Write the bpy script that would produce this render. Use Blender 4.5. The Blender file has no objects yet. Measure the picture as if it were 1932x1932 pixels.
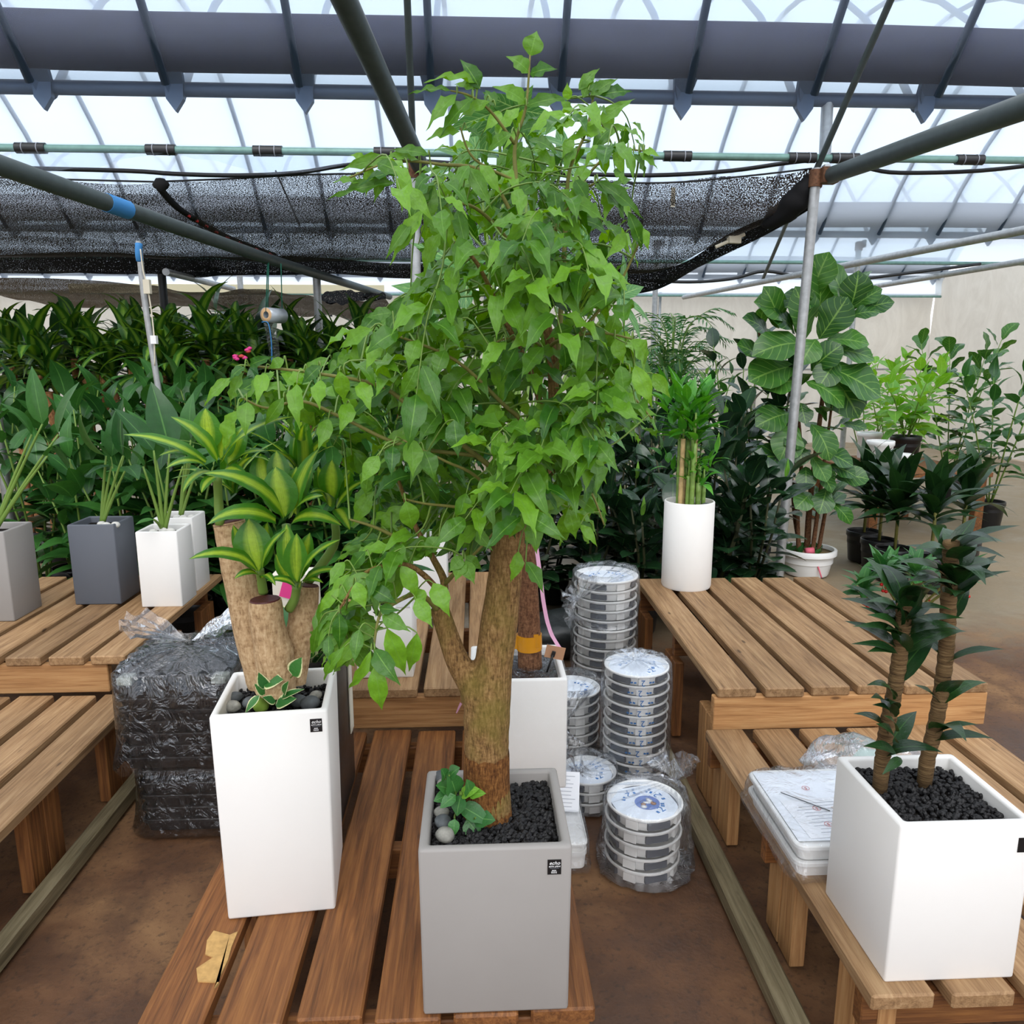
import bpy, bmesh, math, random
from mathutils import Vector, Matrix, noise

# ------------------------------------------------------------------ camera
SC = bpy.context.scene
COL = SC.collection
H = 1.6                      # eye height above the ground
F = 1451.0                   # focal length for a 1932 px frame
PIT, YAW = math.radians(11.07), math.radians(2.7)
cam_d = bpy.data.cameras.new('camera')
cam_d.sensor_fit = 'HORIZONTAL'; cam_d.sensor_width = 36.0
cam_d.lens = 36.0 * F / 1932.0
cam_d.clip_start = 0.05; cam_d.clip_end = 200
cam = bpy.data.objects.new('camera', cam_d); COL.objects.link(cam)
cam.location = (0, 0, H)
cam.rotation_euler = (math.radians(90) - PIT, 0, -YAW)
SC.camera = cam

# ------------------------------------------------------------------ light
W = bpy.data.worlds.new('overcast_sky'); SC.world = W; W.use_nodes = True
bg = W.node_tree.nodes['Background']
bg.inputs['Color'].default_value = (0.95, 0.955, 1.0, 1)
bg.inputs['Strength'].default_value = 1.55
sun_d = bpy.data.lights.new('hazy_sun', 'SUN'); sun_d.energy = 2.5; sun_d.angle = math.radians(50)
sun_d.color = (1.0, 0.92, 0.85)
sun = bpy.data.objects.new('hazy_sun', sun_d); COL.objects.link(sun)
sun.rotation_euler = Vector((0.02, 0.80, -0.85)).to_track_quat('-Z', 'Y').to_euler()
VS = SC.view_settings
VS.view_transform = 'Standard'; VS.look = 'None'; VS.gamma = 1.0; VS.use_curve_mapping = False
VS.exposure = 0.15
SC.cycles.transparent_max_bounces = 24

# ------------------------------------------------------------------ helpers
R = random.Random(7)
def ray(u, v):
    x = (u - 966) / F; y = -(v - 966) / F
    d = (x, math.cos(PIT) + y * math.sin(PIT), -math.sin(PIT) + y * math.cos(PIT))
    c, s = math.cos(-YAW), math.sin(-YAW)
    return Vector((d[0] * c - d[1] * s, d[0] * s + d[1] * c, d[2]))
def PY(u, v, y):                       # photo point at a known distance
    d = ray(u, v); return Vector((0, 0, H)) + d * (y / d.y)
def PZ(u, v, z):                       # photo point at a known height
    d = ray(u, v); return Vector((0, 0, H)) + d * ((z - H) / d.z)
def depth_of(p):
    q = Vector((p[0], p[1], p[2] - H))
    yy = q.x * math.sin(YAW) + q.y * math.cos(YAW)
    return yy * math.cos(PIT) - q.z * math.sin(PIT)
def proj(p):
    q = Vector((p[0], p[1], p[2] - H))
    x = q.x * math.cos(YAW) - q.y * math.sin(YAW)
    yy = q.x * math.sin(YAW) + q.y * math.cos(YAW)
    dep = yy * math.cos(PIT) - q.z * math.sin(PIT); up = yy * math.sin(PIT) + q.z * math.cos(PIT)
    return 966 + F * x / dep, 966 - F * up / dep
def mpp(p): return depth_of(p) / F     # metres per photo pixel at a point

def tag(o, label=None, cat=None, group=None, kind=None):
    if label: o['label'] = label
    if cat: o['category'] = cat
    if group: o['group'] = group
    if kind: o['kind'] = kind
    return o
def thing(name, label, cat, loc, group=None):
    o = bpy.data.objects.new(name, None); COL.objects.link(o)
    o.location = loc; o.empty_display_size = 0.05
    return tag(o, label, cat, group)
WLOC = {}
def wloc(o):
    p = Vector(o.location)
    while o.parent: o = o.parent; p = p + Vector(o.location)
    return p
def link(name, me, parent=None, loc=(0, 0, 0), rot=None):
    o = bpy.data.objects.new(name, me); COL.objects.link(o)
    if parent is not None:
        o.parent = parent; o.location = Vector(loc) - wloc(parent)
    else: o.location = loc
    if rot: o.rotation_euler = rot
    return o
def mkmesh(name, verts, faces, mat=None, smooth=True, uvs=None):
    me = bpy.data.meshes.new(name); me.from_pydata(verts, [], faces)
    if smooth: me.polygons.foreach_set('use_smooth', [True] * len(me.polygons))
    if uvs:
        l = me.uv_layers.new(name='UVMap')
        for lp in me.loops: l.data[lp.index].uv = uvs[lp.vertex_index]
    if mat: me.materials.append(mat)
    me.update(); return me
class MB:                               # collects shapes in one mesh, in world metres
    def __init__(s): s.v = []; s.f = []
    def add(s, v, f):
        b = len(s.v); s.v += [tuple(q) for q in v]; s.f += [tuple(i + b for i in q) for q in f]; return s
    def tube(s, pts, rad, n=8, cap=True):
        pts = [Vector(p) for p in pts]
        if not isinstance(rad, (list, tuple)): rad = [rad] * len(pts)
        vs, fs = [], []; ref = None
        for i, p in enumerate(pts):
            t = (pts[min(i + 1, len(pts) - 1)] - pts[max(i - 1, 0)]).normalized()
            if ref is None: ref = Vector((0, 0, 1)) if abs(t.z) < .9 else Vector((1, 0, 0))
            a = (ref - t * ref.dot(t)).normalized(); b = t.cross(a); ref = a
            for k in range(n):
                an = 2 * math.pi * k / n
                vs.append(p + (a * math.cos(an) + b * math.sin(an)) * rad[i])
        for i in range(len(pts) - 1):
            for k in range(n):
                fs.append((i * n + k, i * n + (k + 1) % n, (i + 1) * n + (k + 1) % n, (i + 1) * n + k))
        if cap:
            fs.append(tuple(reversed(range(n)))); m = (len(pts) - 1) * n; fs.append(tuple(range(m, m + n)))
        return s.add(vs, fs)
    def box(s, c, d, rz=0):
        cx, cy, cz = c; x, y, z = d[0] / 2, d[1] / 2, d[2] / 2; co, si = math.cos(rz), math.sin(rz)
        v = [(cx + a * x * co - b * y * si, cy + a * x * si + b * y * co, cz + e * z) for a in (-1, 1) for b in (-1, 1) for e in (-1, 1)]
        return s.add(v, [(0, 1, 3, 2), (4, 6, 7, 5), (0, 4, 5, 1), (2, 3, 7, 6), (0, 2, 6, 4), (1, 5, 7, 3)])
    def lathe(s, c, prof, n=32, jit=None):
        vs, fs = [], []
        for i, (r, z) in enumerate(prof):
            for k in range(n):
                a = 2 * math.pi * k / n; rr, zz = (r, z) if not jit else jit(i, k, r, z, a)
                vs.append((c[0] + rr * math.cos(a), c[1] + rr * math.sin(a), c[2] + zz))
        m = len(prof)
        for i in range(m - 1):
            for k in range(n): fs.append((i * n + k, i * n + (k + 1) % n, (i + 1) * n + (k + 1) % n, (i + 1) * n + k))
        closed = prof[0] == prof[-1]
        if prof[0][0] > 1e-5 and not closed: fs.append(tuple(reversed(range(n))))
        if prof[-1][0] > 1e-5 and not closed: fs.append(tuple(range((m - 1) * n, m * n)))
        return s.add(vs, fs)
    def build(s, name, mat, parent=None, loc=None, smooth=True, auto=None):
        base = Vector(loc) if loc is not None else (wloc(parent) if parent is not None else Vector((0, 0, 0)))
        me = mkmesh(name, [tuple(Vector(q) - base) for q in s.v], s.f, mat, smooth)
        if auto: me.set_sharp_from_angle(angle=math.radians(auto))
        return link(name, me, parent, base)
BOXES = {}
def bbox_mesh(d, bev, mat):
    k = (round(d[0], 3), round(d[1], 3), round(d[2], 3), bev, mat.name)
    if k not in BOXES:
        bm = bmesh.new(); bmesh.ops.create_cube(bm, size=1)
        for v in bm.verts: v.co = Vector((v.co.x * d[0], v.co.y * d[1], v.co.z * d[2]))
        if bev: bmesh.ops.bevel(bm, geom=bm.edges[:], offset=bev, segments=1, affect='EDGES', profile=.5)
        me = bpy.data.meshes.new('block'); bm.to_mesh(me); bm.free(); me.materials.append(mat); BOXES[k] = me
    return BOXES[k]
def block(name, c, d, mat, parent=None, bev=.004, rot=None):
    return link(name, bbox_mesh(d, bev, mat), parent, c, rot)
def tube(name, pts, rad, mat, parent=None, n=10, loc=None):
    return MB().tube(pts, rad, n).build(name, mat, parent, loc if loc is not None else (None if parent is not None else pts[0]), auto=50)
def spline(pts, k=6):
    pts = [Vector(p) for p in pts]; out = []
    for i in range(len(pts) - 1):
        p0, p1, p2, p3 = pts[max(i - 1, 0)], pts[i], pts[i + 1], pts[min(i + 2, len(pts) - 1)]
        for j in range(k):
            t = j / k
            out.append(0.5 * ((2 * p1) + (p2 - p0) * t + (2 * p0 - 5 * p1 + 4 * p2 - p3) * t * t + (3 * p1 - p0 - 3 * p2 + p3) * t ** 3))
    out.append(pts[-1]); return out
def lerp(a, b, t): return a + (b - a) * t

# ------------------------------------------------------------------ materials
def srgb(r, g, b):
    f = lambda c: (c / 255 / 12.92) if c / 255 <= .04045 else ((c / 255 + .055) / 1.055) ** 2.4
    return (f(r), f(g), f(b), 1)
class NT:
    def __init__(s, name):
        s.m = bpy.data.materials.new(name); s.m.use_nodes = True; s.t = s.m.node_tree; s.t.nodes.clear()
        s.out = s.n('ShaderNodeOutputMaterial')
    def n(s, ty, **kw):
        x = s.t.nodes.new(ty)
        for k, v in kw.items():
            if hasattr(x, k) and not k[0].isupper(): setattr(x, k, v)
        return x
    def l(s, a, b): s.t.links.new(a, b)
    def math(s, op, a, b=0.5, clamp=False):
        x = s.n('ShaderNodeMath', operation=op, use_clamp=clamp)
        for i, q in enumerate((a, b)):
            if isinstance(q, (int, float)): x.inputs[i].default_value = q
            else: s.l(q, x.inputs[i])
        return x.outputs[0]
    def mix(s, f, a, b, bt='MIX'):
        x = s.n('ShaderNodeMix', data_type='RGBA', blend_type=bt)
        for i, q in ((0, f), (6, a), (7, b)):
            if isinstance(q, (int, float, tuple)): x.inputs[i].default_value = q
            else: s.l(q, x.inputs[i])
        return x.outputs[2]
    def ramp(s, f, stops):
        x = s.n('ShaderNodeValToRGB'); e = x.color_ramp.elements
        while len(e) < len(stops): e.new(.5)
        for i, (p, c) in enumerate(stops): e[i].position = p; e[i].color = c
        s.l(f, x.inputs[0]); return x.outputs[0]
    def coord(s, which='Object', scale=(1, 1, 1), rnd=False):
        tc = s.n('ShaderNodeTexCoord'); mp = s.n('ShaderNodeMapping'); mp.inputs['Scale'].default_value = scale
        s.l(tc.outputs[which], mp.inputs[0])
        if rnd:
            oi = s.n('ShaderNodeObjectInfo'); cx = s.n('ShaderNodeCombineXYZ')
            v = s.math('MULTIPLY', oi.outputs['Random'], 37.0)
            for i in range(3): s.l(v, cx.inputs[i])
            s.l(cx.outputs[0], mp.inputs['Location'])
        return mp.outputs[0]
    def noise(s, vec, scale=5, detail=4, rough=.55, dist=0):
        x = s.n('ShaderNodeTexNoise'); x.inputs['Scale'].default_value = scale; x.inputs['Detail'].default_value = detail
        x.inputs['Roughness'].default_value = rough; x.inputs['Distortion'].default_value = dist
        s.l(vec, x.inputs['Vector']); return x.outputs['Fac']
    def bump(s, h, st=.3, d=.01):
        x = s.n('ShaderNodeBump'); x.inputs['Strength'].default_value = st; x.inputs['Distance'].default_value = d
        s.l(h, x.inputs['Height']); return x.outputs[0]
    def bsdf(s, col, rough=.5, spec=.5, metal=0, nrm=None, out=True):
        x = s.n('ShaderNodeBsdfPrincipled')
        for k, q in (('Base Color', col), ('Roughness', rough), ('Specular IOR Level', spec), ('Metallic', metal)):
            if isinstance(q, (int, float, tuple)): x.inputs[k].default_value = q
            else: s.l(q, x.inputs[k])
        if nrm is not None: s.l(nrm, x.inputs['Normal'])
        if out: s.l(x.outputs[0], s.out.inputs[0])
        return x.outputs[0]
    def mixsh(s, f, a, b, out=True):
        x = s.n('ShaderNodeMixShader')
        if isinstance(f, (int, float)): x.inputs[0].default_value = f
        else: s.l(f, x.inputs[0])
        s.l(a, x.inputs[1]); s.l(b, x.inputs[2])
        if out: s.l(x.outputs[0], s.out.inputs[0])
        return x.outputs[0]
def plain(name, c, rough=.5, spec=.5, metal=0, var=0, scale=8, bump=0):
    t = NT(name)
    if var or bump:
        nz = t.noise(t.coord('Object', rnd=True), scale, 5)
        a = tuple(q * (1 - var) for q in c[:3]) + (1,); b = tuple(min(1, q * (1 + var)) for q in c[:3]) + (1,)
        t.bsdf(t.ramp(nz, [(.3, a), (.7, b)]), rough, spec, metal, t.bump(nz, bump, .01) if bump else None)
    else: t.bsdf(c, rough, spec, metal)
    return t.m
def wood(name, dark, mid, light, worn=.35):
    t = NT(name)
    g = t.noise(t.coord('Object', (28, 1.4, 28), True), 2.2, 6, .6, .6)
    blot = t.noise(t.coord('Object', (5, 2.2, 5), True), 1.4, 4, .6)
    fine = t.noise(t.coord('Object', (160, 5, 160), True), 1.5, 2, .6)
    c = t.ramp(g, [(.25, dark), (.5, mid), (.78, light)])
    c = t.mix(t.ramp(blot, [(.42, (0, 0, 0, 1)), (.68, (worn, worn, worn, 1))]), c, dark)
    c = t.mix(t.ramp(fine, [(.45, (0, 0, 0, 1)), (.75, (.35, .35, .35, 1))]), c, light)
    oi = t.n('ShaderNodeObjectInfo')
    br = t.n('ShaderNodeHueSaturation'); t.l(t.math('ADD', t.math('MULTIPLY', oi.outputs['Random'], .35), .82), br.inputs['Value'])
    t.l(c, br.inputs['Color'])
    knot = t.n('ShaderNodeTexVoronoi'); knot.inputs['Scale'].default_value = 1
    t.l(t.coord('Object', (9, 3.2, 9), True), knot.inputs['Vector'])
    c = t.mix(t.ramp(knot.outputs['Distance'], [(.035, (.75, .75, .75, 1)), (.075, (0, 0, 0, 1))]), br.outputs[0], tuple(q * .3 for q in dark[:3]) + (1,))
    t.bsdf(c, .62, .35, 0, t.bump(t.math('ADD', g, t.math('MULTIPLY', fine, .6)), .35, .004))
    return t.m
WOOD = wood('weathered_deck_wood', srgb(64, 38, 20), srgb(120, 75, 39), srgb(160, 108, 58))
WOODL = wood('pale_deck_wood', srgb(104, 76, 50), srgb(150, 116, 80), srgb(184, 152, 112))
WOODN = wood('new_pine_wood', srgb(124, 82, 46), srgb(172, 126, 80), srgb(198, 156, 106), .2)
WOODG = wood('mossy_grey_wood', srgb(70, 62, 42), srgb(122, 110, 82), srgb(158, 146, 116))
def leafmat(name, c1, c2, rib=None, rough=.35, spec=.5, trans=.3, stripe=None, veins=False, edge=None):
    t = NT(name)
    uv = t.n('ShaderNodeTexCoord').outputs['UV']; sp = t.n('ShaderNodeSeparateXYZ'); t.l(uv, sp.inputs[0])
    ax = t.math('ABSOLUTE', t.math('SUBTRACT', sp.outputs[0], .5))
    oi = t.n('ShaderNodeObjectInfo'); ge = t.n('ShaderNodeNewGeometry')
    rnd = t.math('FRACT', t.math('ADD', oi.outputs['Random'], ge.outputs['Random Per Island']))
    c = t.mix(rnd, c1, c2)
    if stripe:
        wv = t.noise(t.coord('UV', (26, .8, 1), True), 1.0, 2)
        m = t.ramp(ax, [(.08, (1, 1, 1, 1)), (.27, (0, 0, 0, 1))])
        lines = t.ramp(wv, [(.36, (.55, .55, .55, 1)), (.46, (1, 1, 1, 1))])
        c = t.mix(t.mix(1.0, m, lines, 'MULTIPLY'), c, stripe)
    if edge: c = t.mix(t.ramp(ax, [(.36, (0, 0, 0, 1)), (.43, (1, 1, 1, 1))]), c, edge)
    h = None
    if veins:
        vv = t.math('SUBTRACT', sp.outputs[1], t.math('MULTIPLY', ax, .55))
        ww = t.math('ABSOLUTE', t.math('SUBTRACT', t.math('FRACT', t.math('MULTIPLY', vv, 7.0)), .5))
        vm = t.ramp(ww, [(.02, (.7, .7, .7, 1)), (.07, (0, 0, 0, 1))])
        c = t.mix(vm, c, rib); h = ww
    if rib:
        c = t.mix(t.ramp(ax, [(.012, (.85, .85, .85, 1)), (.035, (0, 0, 0, 1))]), c, rib)
    nz = t.noise(t.coord('UV', (3, 6, 1), True), 2.0, 3)
    br = t.n('ShaderNodeHueSaturation'); t.l(c, br.inputs['Color']); t.l(t.math('ADD', t.math('MULTIPLY', nz, .5), .75), br.inputs['Value'])
    p = t.bsdf(br.outputs[0], rough, spec, 0, t.bump(h if h is not None else nz, .25, .004), out=False)
    if trans:
        tr = t.n('ShaderNodeBsdfTranslucent'); hs = t.n('ShaderNodeHueSaturation'); hs.inputs['Value'].default_value = 1.5; hs.inputs['Saturation'].default_value = 1.1
        hs.inputs['Hue'].default_value = .485
        t.l(br.outputs[0], hs.inputs['Color']); t.l(hs.outputs[0], tr.inputs[0]); t.mixsh(trans, p, tr.outputs[0])
    else: t.l(p, t.out.inputs[0])
    return t.m
def barkmat(name, dark, mid, light, sc=(30, 30, 9), bump=.7, moss=None):
    t = NT(name)
    v = t.coord('Object', sc)
    nz = t.noise(v, 2.2, 5, .7, .3)
    fis = t.noise(t.coord('Object', (sc[0] * .6, sc[1] * .6, sc[2] * 5)), 1.4, 4, .6)
    big = t.noise(t.coord('Object', (7, 7, 5)), 1.2, 3)
    hgt = t.math('ADD', t.math('MULTIPLY', nz, .85), t.math('MULTIPLY', fis, .35))
    c = t.ramp(hgt, [(.42, dark), (.60, mid), (.80, light)])
    if moss: c = t.mix(t.ramp(big, [(.48, (0, 0, 0, 1)), (.62, (.55, .55, .55, 1))]), c, moss)
    t.bsdf(c, .85, .2, 0, t.bump(hgt, bump, .006)); return t.m
def plastic_film(name, clear=.82, tint=(1, 1, 1, 1), white=.06, rough=.12, bscale=14, bst=.9):
    t = NT(name)
    nz = t.noise(t.coord('Object', (1, 1, .6), True), bscale, 3, .6, 1.2)
    nb = t.bump(nz, bst, .02)
    tr = t.n('ShaderNodeBsdfTransparent'); tr.inputs[0].default_value = tint
    gl = t.n('ShaderNodeBsdfGlossy'); gl.inputs['Roughness'].default_value = rough; gl.inputs[0].default_value = (.95, .97, 1, 1); t.l(nb, gl.inputs['Normal'])
    df = t.n('ShaderNodeBsdfTranslucent'); df.inputs[0].default_value = (.85, .88, .92, 1)
    d2 = t.n('ShaderNodeBsdfDiffuse'); d2.inputs[0].default_value = (.85, .88, .92, 1)
    lw = t.n('ShaderNodeLayerWeight'); lw.inputs['Blend'].default_value = .35; t.l(nb, lw.inputs['Normal'])
    body = t.mixsh(white, tr.outputs[0], t.mixsh(.5, df.outputs[0], d2.outputs[0], False), False)
    f = t.math('MULTIPLY', t.math('ADD', lw.outputs['Fresnel'], .06), (1 - clear) * 4, True)
    t.mixsh(f, body, gl.outputs[0]); return t.m
WHITE = plain('white_glazed_fibre', srgb(234, 232, 228), .45, .35, 0, .012, 6)
GREYPOT = plain('grey_glazed_fibre', srgb(151, 147, 143), .5, .35, 0, .03, 5)
DKGREY = plain('dark_grey_fibre', srgb(92, 96, 104), .5, .35)
SOIL = plain('dark_soil', srgb(30, 26, 23), .95, .1, 0, .5, 60, .8)
GRAVEL = plain('black_gravel', srgb(26, 25, 26), .55, .35, 0, .35, 40)
PEBG = plain('grey_pebble', srgb(138, 136, 128), .7, .3, 0, .35, 55, .2)
PEBD = plain('dark_pebble', srgb(88, 92, 94), .7, .3, 0, .3, 40, .2)
PEBW = plain('white_pebble', srgb(205, 203, 196), .7, .3, 0, .1, 30)
BLACKPL = plain('black_plastic', srgb(24, 25, 27), .35, .5)
LIDGREY = plain('grey_foam_corner', srgb(150, 156, 150), .7, .2)
WPL = plain('white_plastic', srgb(238, 238, 236), .3, .45)
GALV = plain('galvanised_steel', srgb(172, 174, 174), .42, .5, .55, .16, 25)
GREEN_PIPE = plain('dark_green_grey_pipe', srgb(72, 82, 82), .5, .4, .2, .12, 20)
RUST = plain('rusty_clamp', srgb(110, 78, 58), .7, .3, .4, .4, 60)
CLIP = plain('black_clip_plastic', srgb(34, 36, 38), .45, .5)
HOSE = plain('black_hose', srgb(22, 24, 28), .4, .5)
ROLLG = plain('green_white_roll_pipe', srgb(120, 158, 150), .45, .5, .2, .15, 15)
RIBM = plain('steel_rib', srgb(70, 88, 112), .5, .5, .4)
CURT = plain('dark_rolled_curtain', srgb(30, 34, 54), .9, .1, 0, .2, 12)
BAG = plastic_film('clear_bag_film', .86, (1, 1, 1, 1), .05)
WRAP = plastic_film('stretch_wrap_film', .95, (1, 1, 1, 1), .01, .15, 40, .7)
BLUE = plain('blue_print', srgb(30, 110, 180), .5, .3)
BLACKINK = plain('black_sticker', srgb(18, 18, 20), .35, .5)
WHITEINK = plain('white_print', srgb(240, 240, 240), .5, .3)
GREYINK = plain('grey_print', srgb(150, 155, 165), .6, .2)
PAPER = plain('white_paper', srgb(236, 238, 242), .8, .2)
REDINK = plain('red_print', srgb(196, 76, 66), .6, .3)
PINK = plain('pink_tape', srgb(226, 170, 200), .5, .4)
PINKR = plain('pink_cord', srgb(226, 110, 130), .6, .3)
ORANGE = plain('amber_packing_tape', srgb(206, 140, 20), .25, .5)
CARD = plain('brown_cardboard', srgb(176, 134, 104), .9, .1)
GREENROPE = plain('green_cord', srgb(40, 110, 90), .6, .3)
BLUEROPE = plain('blue_cord', srgb(60, 130, 190), .6, .3)
CREAM = plain('cream_plastic_box', srgb(214, 206, 184), .5, .4)
TAN = plain('tan_card_core', srgb(226, 186, 140), .8, .2)
SILVER = plain('silver_film_roll', srgb(196, 204, 212), .25, .6, .2, .05, 20)
BERRY = plain('red_berry', srgb(200, 28, 24), .25, .5)
STEMG = plain('green_stem', srgb(110, 140, 60), .5, .4)
STEMB = plain('olive_brown_stem', srgb(118, 116, 58), .6, .3, 0, .2, 40)
# leaves
BAGD = plastic_film('clear_bag_on_black', .80, (1, 1, 1, 1), .012, .08, 18, 1.0)
L_HAPPY = leafmat('happy_tree_leaf', srgb(48, 100, 22), srgb(116, 168, 42), srgb(112, 160, 60), .36, .45, .30)
L_DRAC = leafmat('striped_dracaena_leaf', srgb(54, 112, 28), srgb(72, 132, 34), None, .34, .5, .3, srgb(160, 190, 58))
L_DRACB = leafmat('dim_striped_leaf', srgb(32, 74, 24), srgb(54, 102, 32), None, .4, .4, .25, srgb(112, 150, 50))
L_FIDDLE = leafmat('fiddle_leaf', srgb(38, 82, 32), srgb(66, 116, 40), srgb(120, 160, 74), .32, .5, .22, None, True)
L_RUBBER = leafmat('rubber_leaf', srgb(22, 46, 28), srgb(36, 68, 38), srgb(66, 98, 54), .22, .55, .08)
L_BAMBOO = leafmat('bamboo_leaf', srgb(52, 120, 34), srgb(84, 156, 50), srgb(100, 160, 60), .32, .5, .28)
L_SPATH = leafmat('broad_green_leaf', srgb(34, 80, 34), srgb(60, 112, 46), srgb(84, 136, 64), .35, .5, .2)
L_DARK = leafmat('dark_long_leaf', srgb(20, 46, 24), srgb(36, 70, 30), srgb(52, 90, 40), .3, .5, .15)
L_PALM = leafmat('palm_leaf', srgb(40, 88, 38), srgb(60, 112, 48), None, .4, .4, .2)
L_PACH = leafmat('palmate_leaf', srgb(64, 116, 58), srgb(84, 136, 70), srgb(150, 186, 110), .4, .4, .25, None, True)
L_LIGHT = leafmat('fresh_green_leaf', srgb(96, 156, 50), srgb(130, 180, 66), srgb(150, 190, 90), .4, .4, .35)
L_HOYA = leafmat('variegated_hoya_leaf', srgb(40, 100, 44), srgb(58, 118, 50), None, .35, .5, .15, None, False, srgb(222, 222, 170))
L_ARD = leafmat('ardisia_leaf', srgb(40, 92, 44), srgb(64, 120, 56), srgb(100, 150, 80), .35, .5, .2)
BARK = barkmat('fissured_bark', srgb(74, 52, 30), srgb(136, 104, 64), srgb(180, 146, 98), (110, 110, 22), .9, srgb(116, 108, 44))
BARKD = barkmat('smooth_tan_bark', srgb(132, 102, 72), srgb(182, 152, 114), srgb(208, 182, 146), (60, 60, 22), .35)
BARKR = barkmat('reddish_bark', srgb(70, 46, 32), srgb(116, 80, 56), srgb(150, 112, 82), (70, 70, 26), .5)
BARKC = barkmat('cane_bark', srgb(92, 62, 40), srgb(146, 102, 66), srgb(180, 136, 92), (60, 60, 10), .4)
BARKS = barkmat('stained_red_bark', srgb(56, 32, 17), srgb(112, 72, 36), srgb(164, 116, 64), (110, 110, 22), .9)
STEMD = plain('dark_stem', srgb(64, 66, 40), .6, .3)
WAX = plain('dark_red_pruning_wax', srgb(74, 26, 26), .5, .4, 0, .2, 60, .3)

# ------------------------------------------------------------------ leaf meshes and plant helpers
LEAVES = {}
def prof_ovate(t): return (math.sin(math.pi * min(1, t ** .72))) ** .85 * (1 - .25 * max(0, t - .6)) if 0 < t < 1 else 0
def prof_acum(t):
    if t <= 0 or t >= 1: return 0
    return min(1, math.sin(math.pi * t ** .74) ** 1.05) * min(1, (t / .16)) ** .4 * (1 - .66 * max(0, (t - .60) / .40) ** .7)
def prof_strap(t): return (min(1, .45 + t * 2.2) * (1 - t ** 3.2)) ** .9 if t < 1 else 0
def prof_fiddle(t): return (math.sin(math.pi * t ** 1.25)) ** .62 * (.8 + .2 * t) * (1 - .14 * math.exp(-((t - .36) / .12) ** 2)) if 0 < t < 1 else 0
def prof_ell(t): return math.sin(math.pi * t) ** .72 if 0 < t < 1 else 0
def prof_lance(t): return math.sin(math.pi * t ** .7) ** 1.1 if 0 < t < 1 else 0
def leafmesh(key, mat, prof, wl, droop=.5, fold=.2, wave=.0, wn=3, seg=7, cols=2, ph=0, tipcurl=0):
    """unit-length leaf along +Y, upper face +Z; wl = half width / length"""
    k = (key, ph)
    if k in LEAVES: return LEAVES[k]
    vs, fs, uv = [], [], []; y = z = 0
    for i in range(seg + 1):
        t = i / seg
        if i:
            a = droop * ((i - .5) / seg) + tipcurl * max(0, t - .7) * 3
            y += math.cos(a) / seg; z -= math.sin(a) / seg
        w = wl * (prof(t) if prof(t) > 0 else .004)
        for j in range(-cols, cols + 1):
            s = j / cols
            zz = z + abs(s) * w * fold + wave * wl * math.sin(2 * math.pi * wn * t + ph + (1.3 if s > 0 else 0)) * abs(s) ** 1.5 * math.sin(math.pi * t) ** .5
            vs.append((s * w, y, zz)); uv.append((.5 + .5 * s, t))
    n = 2 * cols + 1
    for i in range(seg):
        for j in range(2 * cols): fs.append((i * n + j, i * n + j + 1, (i + 1) * n + j + 1, (i + 1) * n + j))
    LEAVES[k] = mkmesh(key, vs, fs, mat, True, uv); LEAVES[k]['tip'] = (y, z); return LEAVES[k]
HAPPY = [leafmesh('happy_leaf', L_HAPPY, prof_acum, .22, .6 + .45 * (i % 3), .26, .30, 3.0, 9, 1, i * 1.1) for i in range(5)]
DRACM = [leafmesh('drac_leaf', L_DRAC, prof_strap, .085, .9, .28, .10, 3, 10, 2, 0), leafmesh('drac_leaf', L_DRAC, prof_strap, .085, 1.7, .24, .12, 3, 10, 2, 1)]
DRACU = leafmesh('drac_upright', L_DRAC, prof_ell, .17, .35, .25, .04, 2, 9, 2)
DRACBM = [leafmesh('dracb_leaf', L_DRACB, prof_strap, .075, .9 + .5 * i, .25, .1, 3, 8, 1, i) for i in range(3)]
FIDM = [leafmesh('fiddle_leaf', L_FIDDLE, prof_fiddle, .33, .5 + .25 * i, .16, .12, 2.2, 9, 2, i) for i in range(3)]
RUBM = [leafmesh('rubber_leaf', L_RUBBER, prof_ell, .25, .3 + .25 * i, .25, .03, 2, 7, 1, i) for i in range(3)]
BAMM = [leafmesh('bamboo_leaf', L_BAMBOO, prof_lance, .17, .5 + .3 * i, .25, .05, 2, 6, 1, i) for i in range(3)]
SPAM = [leafmesh('spath_leaf', L_SPATH, prof_lance, .2, .6 + .35 * i, .25, .08, 2, 7, 1, i) for i in range(3)]
DARKM = [leafmesh('dark_leaf', L_DARK, prof_lance, .13, .7 + .4 * i, .25, .05, 2, 8, 1, i) for i in range(3)]
PACM = [leafmesh('palmate_leaf', L_PACH, prof_lance, .17, .35 + .3 * i, .12, .02, 2, 8, 2, i) for i in range(2)]
LIGHTM = [leafmesh('light_leaf', L_LIGHT, prof_ovate, .26, .5 + .3 * i, .2, .1, 2, 6, 1, i) for i in range(3)]
HOYAM = [leafmesh('hoya_leaf', L_HOYA, prof_ovate, .27, .5, .2, .04, 2, 6, 2, i) for i in range(2)]
ARDM = [leafmesh('ardisia_leaf', L_ARD, prof_lance, .16, .6 + .3 * i, .2, .06, 3, 6, 1, i) for i in range(3)]
COMPM = [leafmesh('companion_leaf', L_ARD, prof_ovate, .32, .5, .2, .1, 3, 6, 1, i) for i in range(2)]
STRELM = [leafmesh('strelitzia_leaf', L_SPATH, prof_ovate, .2, .4 + .4 * i, .3, .03, 2, 8, 2, i + 5) for i in range(2)]

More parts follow.
